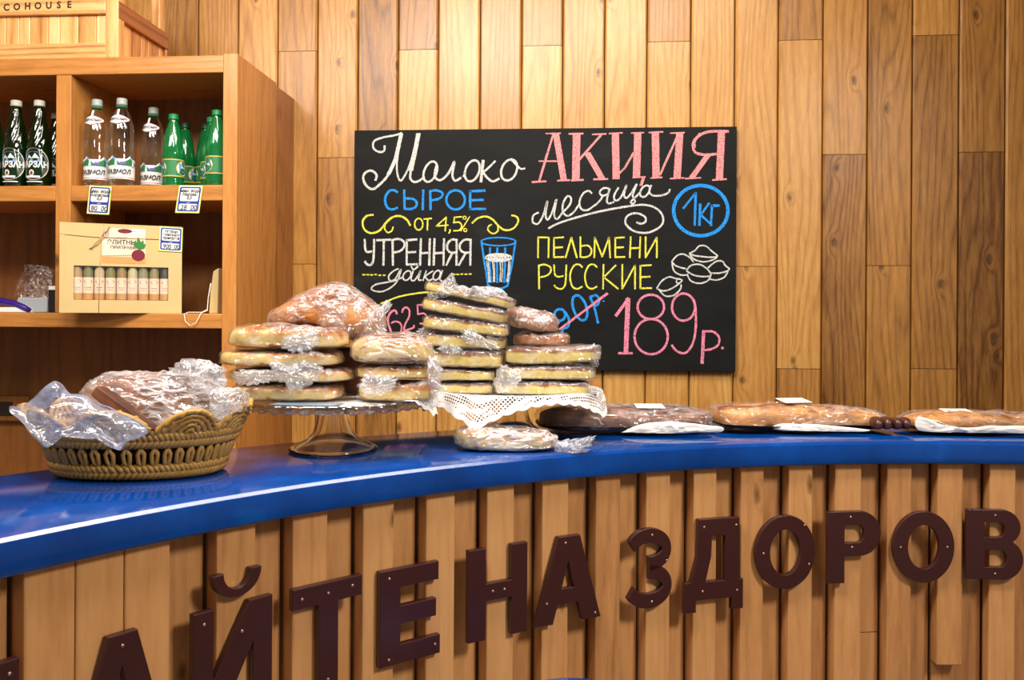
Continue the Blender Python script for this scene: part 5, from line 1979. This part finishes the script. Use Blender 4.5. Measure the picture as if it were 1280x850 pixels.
for i in range(NA):
    t0 = 2 * math.pi * (i + .25) / NA
    t1 = t0 + 2 * math.pi / NA
    for lay, (hh, rr) in enumerate(((.036, .0042), (.029, .0034), (.0225, .0034), (.0155, .0034), (.009, .0034))):
        pts = []
        for q in range(19):
            w = q / 18
            f = math.sin(math.pi * w)
            ins = .11 * lay
            th = t0 + (t1 - t0) * (ins + (1 - 2 * ins) * w) if ins < .5 else t0
            pts.append(bp(th, .070 + hh * f ** .8, .002 + .006 * f + .0015 * math.sin(q * 2.6 + lay)))
        mb.tube(pts, rr, 6)
        if lay == 0:
            pts2 = [p + Vector((0, 0, .0035)) * math.sin(q * 1.9) + Vector((p.x, p.y, 0)).normalized() * .0035 * math.cos(q * 1.9) for q, p in enumerate(pts)]
            mb.tube(pts2, .003, 6)
    for q in range(1, 10):
        w = q / 10
        th = t0 + (t1 - t0) * w
        mb.tube([bp(th, .070, .001), bp(th + .03, .070 + .034 * math.sin(math.pi * w) ** .8, .006)], .0028, 5)
obj('scalloped_rim', mb, M['wicker'], bk, local=True)

yk = kc.y
k1 = bread('bagged_loaf', 'large light brown loaf in a shiny bag filling the wicker basket', None, (103, 282, 461, 590), yk + .01, .132, 'brownloaf', ep=.9, lo=1.15, hi=.72, z0=CTOP + .0115, lump=.006, film='film_highlight', wr=.006, rz=R_(7), tilt=R_(2))
pillow(k1, 'bag_end', [(214, 462), (222, 452), (244, 449), (268, 454), (282, 466), (280, 482), (271, 486), (262, 492), (250, 486), (240, 470)], (252, 468), yk - .01, .025, M['film_tail'], seed=71, amp=.012, pleats=5, jit=.22, nt=120, nr=18)
pillow(k1, 'bag_end', [(268, 488), (284, 484), (304, 490), (309, 500), (302, 512), (284, 520), (272, 524), (266, 508)], (286, 503), yk - .03, .025, M['film_tail'], seed=73, amp=.008, pleats=5, jit=.22, nt=120, nr=18)
k2 = bread('flatbread', 'dark brown flat bread slanting out of the basket under the bluish bag', None, (110, 204, 502, 523), yk - .095, .03, 'darkbread', ep=.25, lo=.2, hi=.25, tilt=R_(35), lump=.003, wrap=False)
kbag = pillow(None, 'plastic_bag', [(12, 508), (30, 506), (44, 496), (56, 484), (68, 477), (78, 482), (84, 492), (104, 494), (122, 506), (140, 513), (168, 526), (186, 540), (172, 548), (158, 552), (150, 562), (136, 546), (112, 548),
              (86, 546), (68, 545), (60, 560), (48, 550), (30, 530), (15, 515)], (92, 522), yk - .165, .020, M['film_bag'], seed=79, amp=.010, freq=26, nr=26, nt=140,
              depth_fn=lambda x, y: yk - .165 + max(0, (60 - x)) * .0007)
tag(kbag, 'empty milky bluish plastic bag hanging over the left rim of the basket', 'bag')

# ------------------------------------------------------------------ trays of smoked meat along the right of the counter
M['traywhite'] = plain('white_wrapping_paper', lin(222, 216, 206), .45, var=.08, vscale=40)
M['trayshadow'] = plain('shadow_black_tray', lin(22, 20, 20), .5)  # tray colour also paints in the black shadow beneath it
M['film_meat'] = plastic_film('stretched_cling_film', stretch=(.35, 1.2, 1.2), scale=24, crease=.28, base=.07, fres=.15)
M['meat'] = crust('brown_smoked_meat', lin(60, 36, 26), lin(112, 72, 52), lin(140, 92, 66), lin(70, 38, 26), 1.4, (.4, .7))
M['meat2'] = crust('golden_smoked_meat', lin(120, 70, 30), lin(182, 122, 62), lin(204, 146, 82), lin(122, 66, 28), 1.6, (.4, .7))
M['toe'] = plain('dark_meat_end', lin(70, 36, 26), .3, .6, var=.3, vscale=60)


def meat_tray(label, pxl, pxr, ybase, ytop, dy, mat, seed, lift, hmul=1.0, taper=0.0):
    pa, pb = Pz(pxl, ybase, CTOP), Pz(pxr, ybase - 1, CTOP)
    L = (pb - pa).length
    ang_ = math.atan2(pb.y - pa.y, pb.x - pa.x)
    mid = (pa + pb) / 2
    nrm = Vector((-math.sin(ang_), math.cos(ang_), 0))
    c = mid + nrm * dy
    c.z = CTOP + .0008
    h = Py((pxl + pxr) / 2, ytop, c.y).z - c.z
    t = thing('meat_tray', label, 'food tray', tuple(c + Vector((0, 0, lift))), 'wrapped meat trays along the counter', (0, 0, ang_))
    W = dy * 2
    mb = MB()

    def tr(u, v, o):
        x, y = sgn_pow(math.cos(2 * math.pi * u), .35) * v, sgn_pow(math.sin(2 * math.pi * u), .35) * v
        return Vector((x * L / 2, y * W / 2, .010 * v ** 6 + o + .004 + .0015 * (1 + math.sin(x * 5 + seed)) * v))
    mb.grid(lambda u, v: tr(u, v, .003), 64, 10, cu=True); mb.grid(lambda u, v: tr(1 - u, v, .0005), 64, 10, cu=True)
    obj('tray', mb, M['trayshadow'], t, local=True, label='foam tray, its black also standing in for the shadow below')
    kw = dict(sx=L * .95, sy=W * .86, sz=h * hmul, ep=.45, lo=.4, hi=.55, seed=seed, lump=.009, taper=taper)
    up = Vector((0, 0, .0045 + h * hmul / 2))
    mb = MB(); mb.grid(lambda u, v: loaf_pt(u, v, **kw) + up, 80, 28, cu=True)
    obj('meat', mb, mat, t, local=True)
    kw.update(sx=L * .985, sy=W * .95, lump=.007)
    mb = MB(); mb.grid(lambda u, v: loaf_pt(u, v, infl=.002, wr=.007, **kw) + up * 1.02, 140, 48, cu=True)
    obj('cling_film', mb, M['film_meat'], t, local=True, label='clear cling film')
    return t, L, W, h


t1, L, W, h1 = meat_tray('brown smoked meat wrapped over white paper on a shadow-black tray, leftmost of the three trays', 676, 897, 546, 510, .078, M['meat'], 5, 0, .92)
pillow(t1, 'paper_end', [(672, 531), (684, 526), (702, 518), (706, 528), (700, 540), (688, 536)], (692, 529), t1.location.y - .03, .012, M['traywhite'], seed=83, amp=.003, label='pale pointed wrapping end')
pillow(t1, 'paper_fold', [(776, 541), (800, 531), (830, 527), (870, 530), (902, 534), (900, 540), (870, 541), (800, 545)], (840, 536), t1.location.y - .083, .006, M['traywhite'], seed=85, zmin=CTOP + .009, amp=.004, label='white folded paper along the front')
t2, L, W, h2 = meat_tray('golden smoked meat on a shadow-black tray with dark lumps at its right end', 904, 1126, 544, 503, .074, M['meat2'], 13, 0, .92, .30)
pillow(t2, 'paper_fold', [(962, 536), (975, 530), (1010, 530), (1060, 534), (1088, 538), (1060, 541), (1000, 541)], (1020, 536), t2.location.y - .080, .005, M['traywhite'], seed=87, zmin=CTOP + .009, amp=.003, label='white folded paper along the front')
t3, L, W, h3 = meat_tray('pale brown smoked meat under film on a tray at the right edge', 1152, 1318, 546, 517, .070, M['meat2'], 23, 0, .9)
pillow(t3, 'paper_fold', [(1144, 528), (1149, 521), (1166, 526), (1200, 534), (1250, 532), (1290, 533), (1290, 542), (1200, 543), (1156, 540), (1146, 535)], (1206, 536), t3.location.y - .078, .007, M['traywhite'], seed=89, zmin=CTOP + .009, amp=.005, label='white crumpled paper along the front')
for i, (x, y, s) in enumerate(((1095, 537, 1.0), (1107, 536, 1.0), (1119, 535.5, .95), (1130, 534, .9))):
    p = Py(x, y, t2.location.y - .058 + i * .004)
    p.z = CTOP + .0125 + .013 * s
    mb = MB(); mb.grid(lambda u, v: loaf_pt(u, v, .023 * s, .050, .026 * s, .8, .7, .8, i * 3.0, .003) + p, 20, 12, cu=True)
    obj('dark_lump', mb, M['toe'], t2)


hs_ = (h1, h2, h3)


def sticker(par, px, z, w, d, rot):
    p = Pz(px, 505, 1.2)
    c = Vector((p.x, 0, 0))
    loc = par.location
    # along the tray at that pixel
    k_ = ray(px, 500)
    y_ = loc.y
    P0 = EYE + k_ * (y_ / k_.y)
    cs, sn = math.cos(rot), math.sin(rot)
    pts = [Vector((P0.x + cs * a - sn * b, y_ + sn * a + cs * b, z + b * .12)) for a, b in ((-w, -d), (w, -d), (w, d), (-w, d))]
    mb = MB(); mb.prism(pts, (0, 0, 0), (0, 0, .0008))
    obj('paper_sticker', mb, M['paper'], par, label='white paper sticker')


sticker(t2, 992, t2.location.z + hs_[1] * .92 + .0085, .032, .022, .3)
sticker(t1, 812, t1.location.z + hs_[0] * .92 + .0085, .03, .02, .1)
sticker(t3, 1196, t3.location.z + hs_[2] * .9 + .0085, .03, .02, .1)

# ------------------------------------------------------------------ blue stool in front of the counter
sc_ = EYE + ray(720, 880) * 1.30
st = thing('bar_stool', 'round blue bar stool seat just showing at the bottom picture edge', 'stool', (sc_.x, sc_.y, 0))
zs = Py(720, 846.5, sc_.y + .10).z
mb = MB(); mb.lathe([(.001, zs - .05), (.115, zs - .05), (.128, zs - .045), (.132, zs - .028), (.126, zs - .012), (.105, zs - .003), (.06, zs), (.001, zs)], 56, Matrix.Translation((sc_.x, sc_.y, 0)))
obj('seat', mb, M['blue'], st)
mb = MB(); mb.tube([Vector((sc_.x, sc_.y, .02)), Vector((sc_.x, sc_.y, zs - .05))], .024, 16)
M['chrome'] = plain('steel', lin(190, 190, 190), .25, .5, metal=1.0)
obj('post', mb, M['chrome'], st)
mb = MB(); mb.lathe([(.001, 0), (.17, 0), (.17, .006), (.05, .02), (.001, .022)], 40, Matrix.Translation((sc_.x, sc_.y, 0)))
obj('foot_plate', mb, M['chrome'], st)
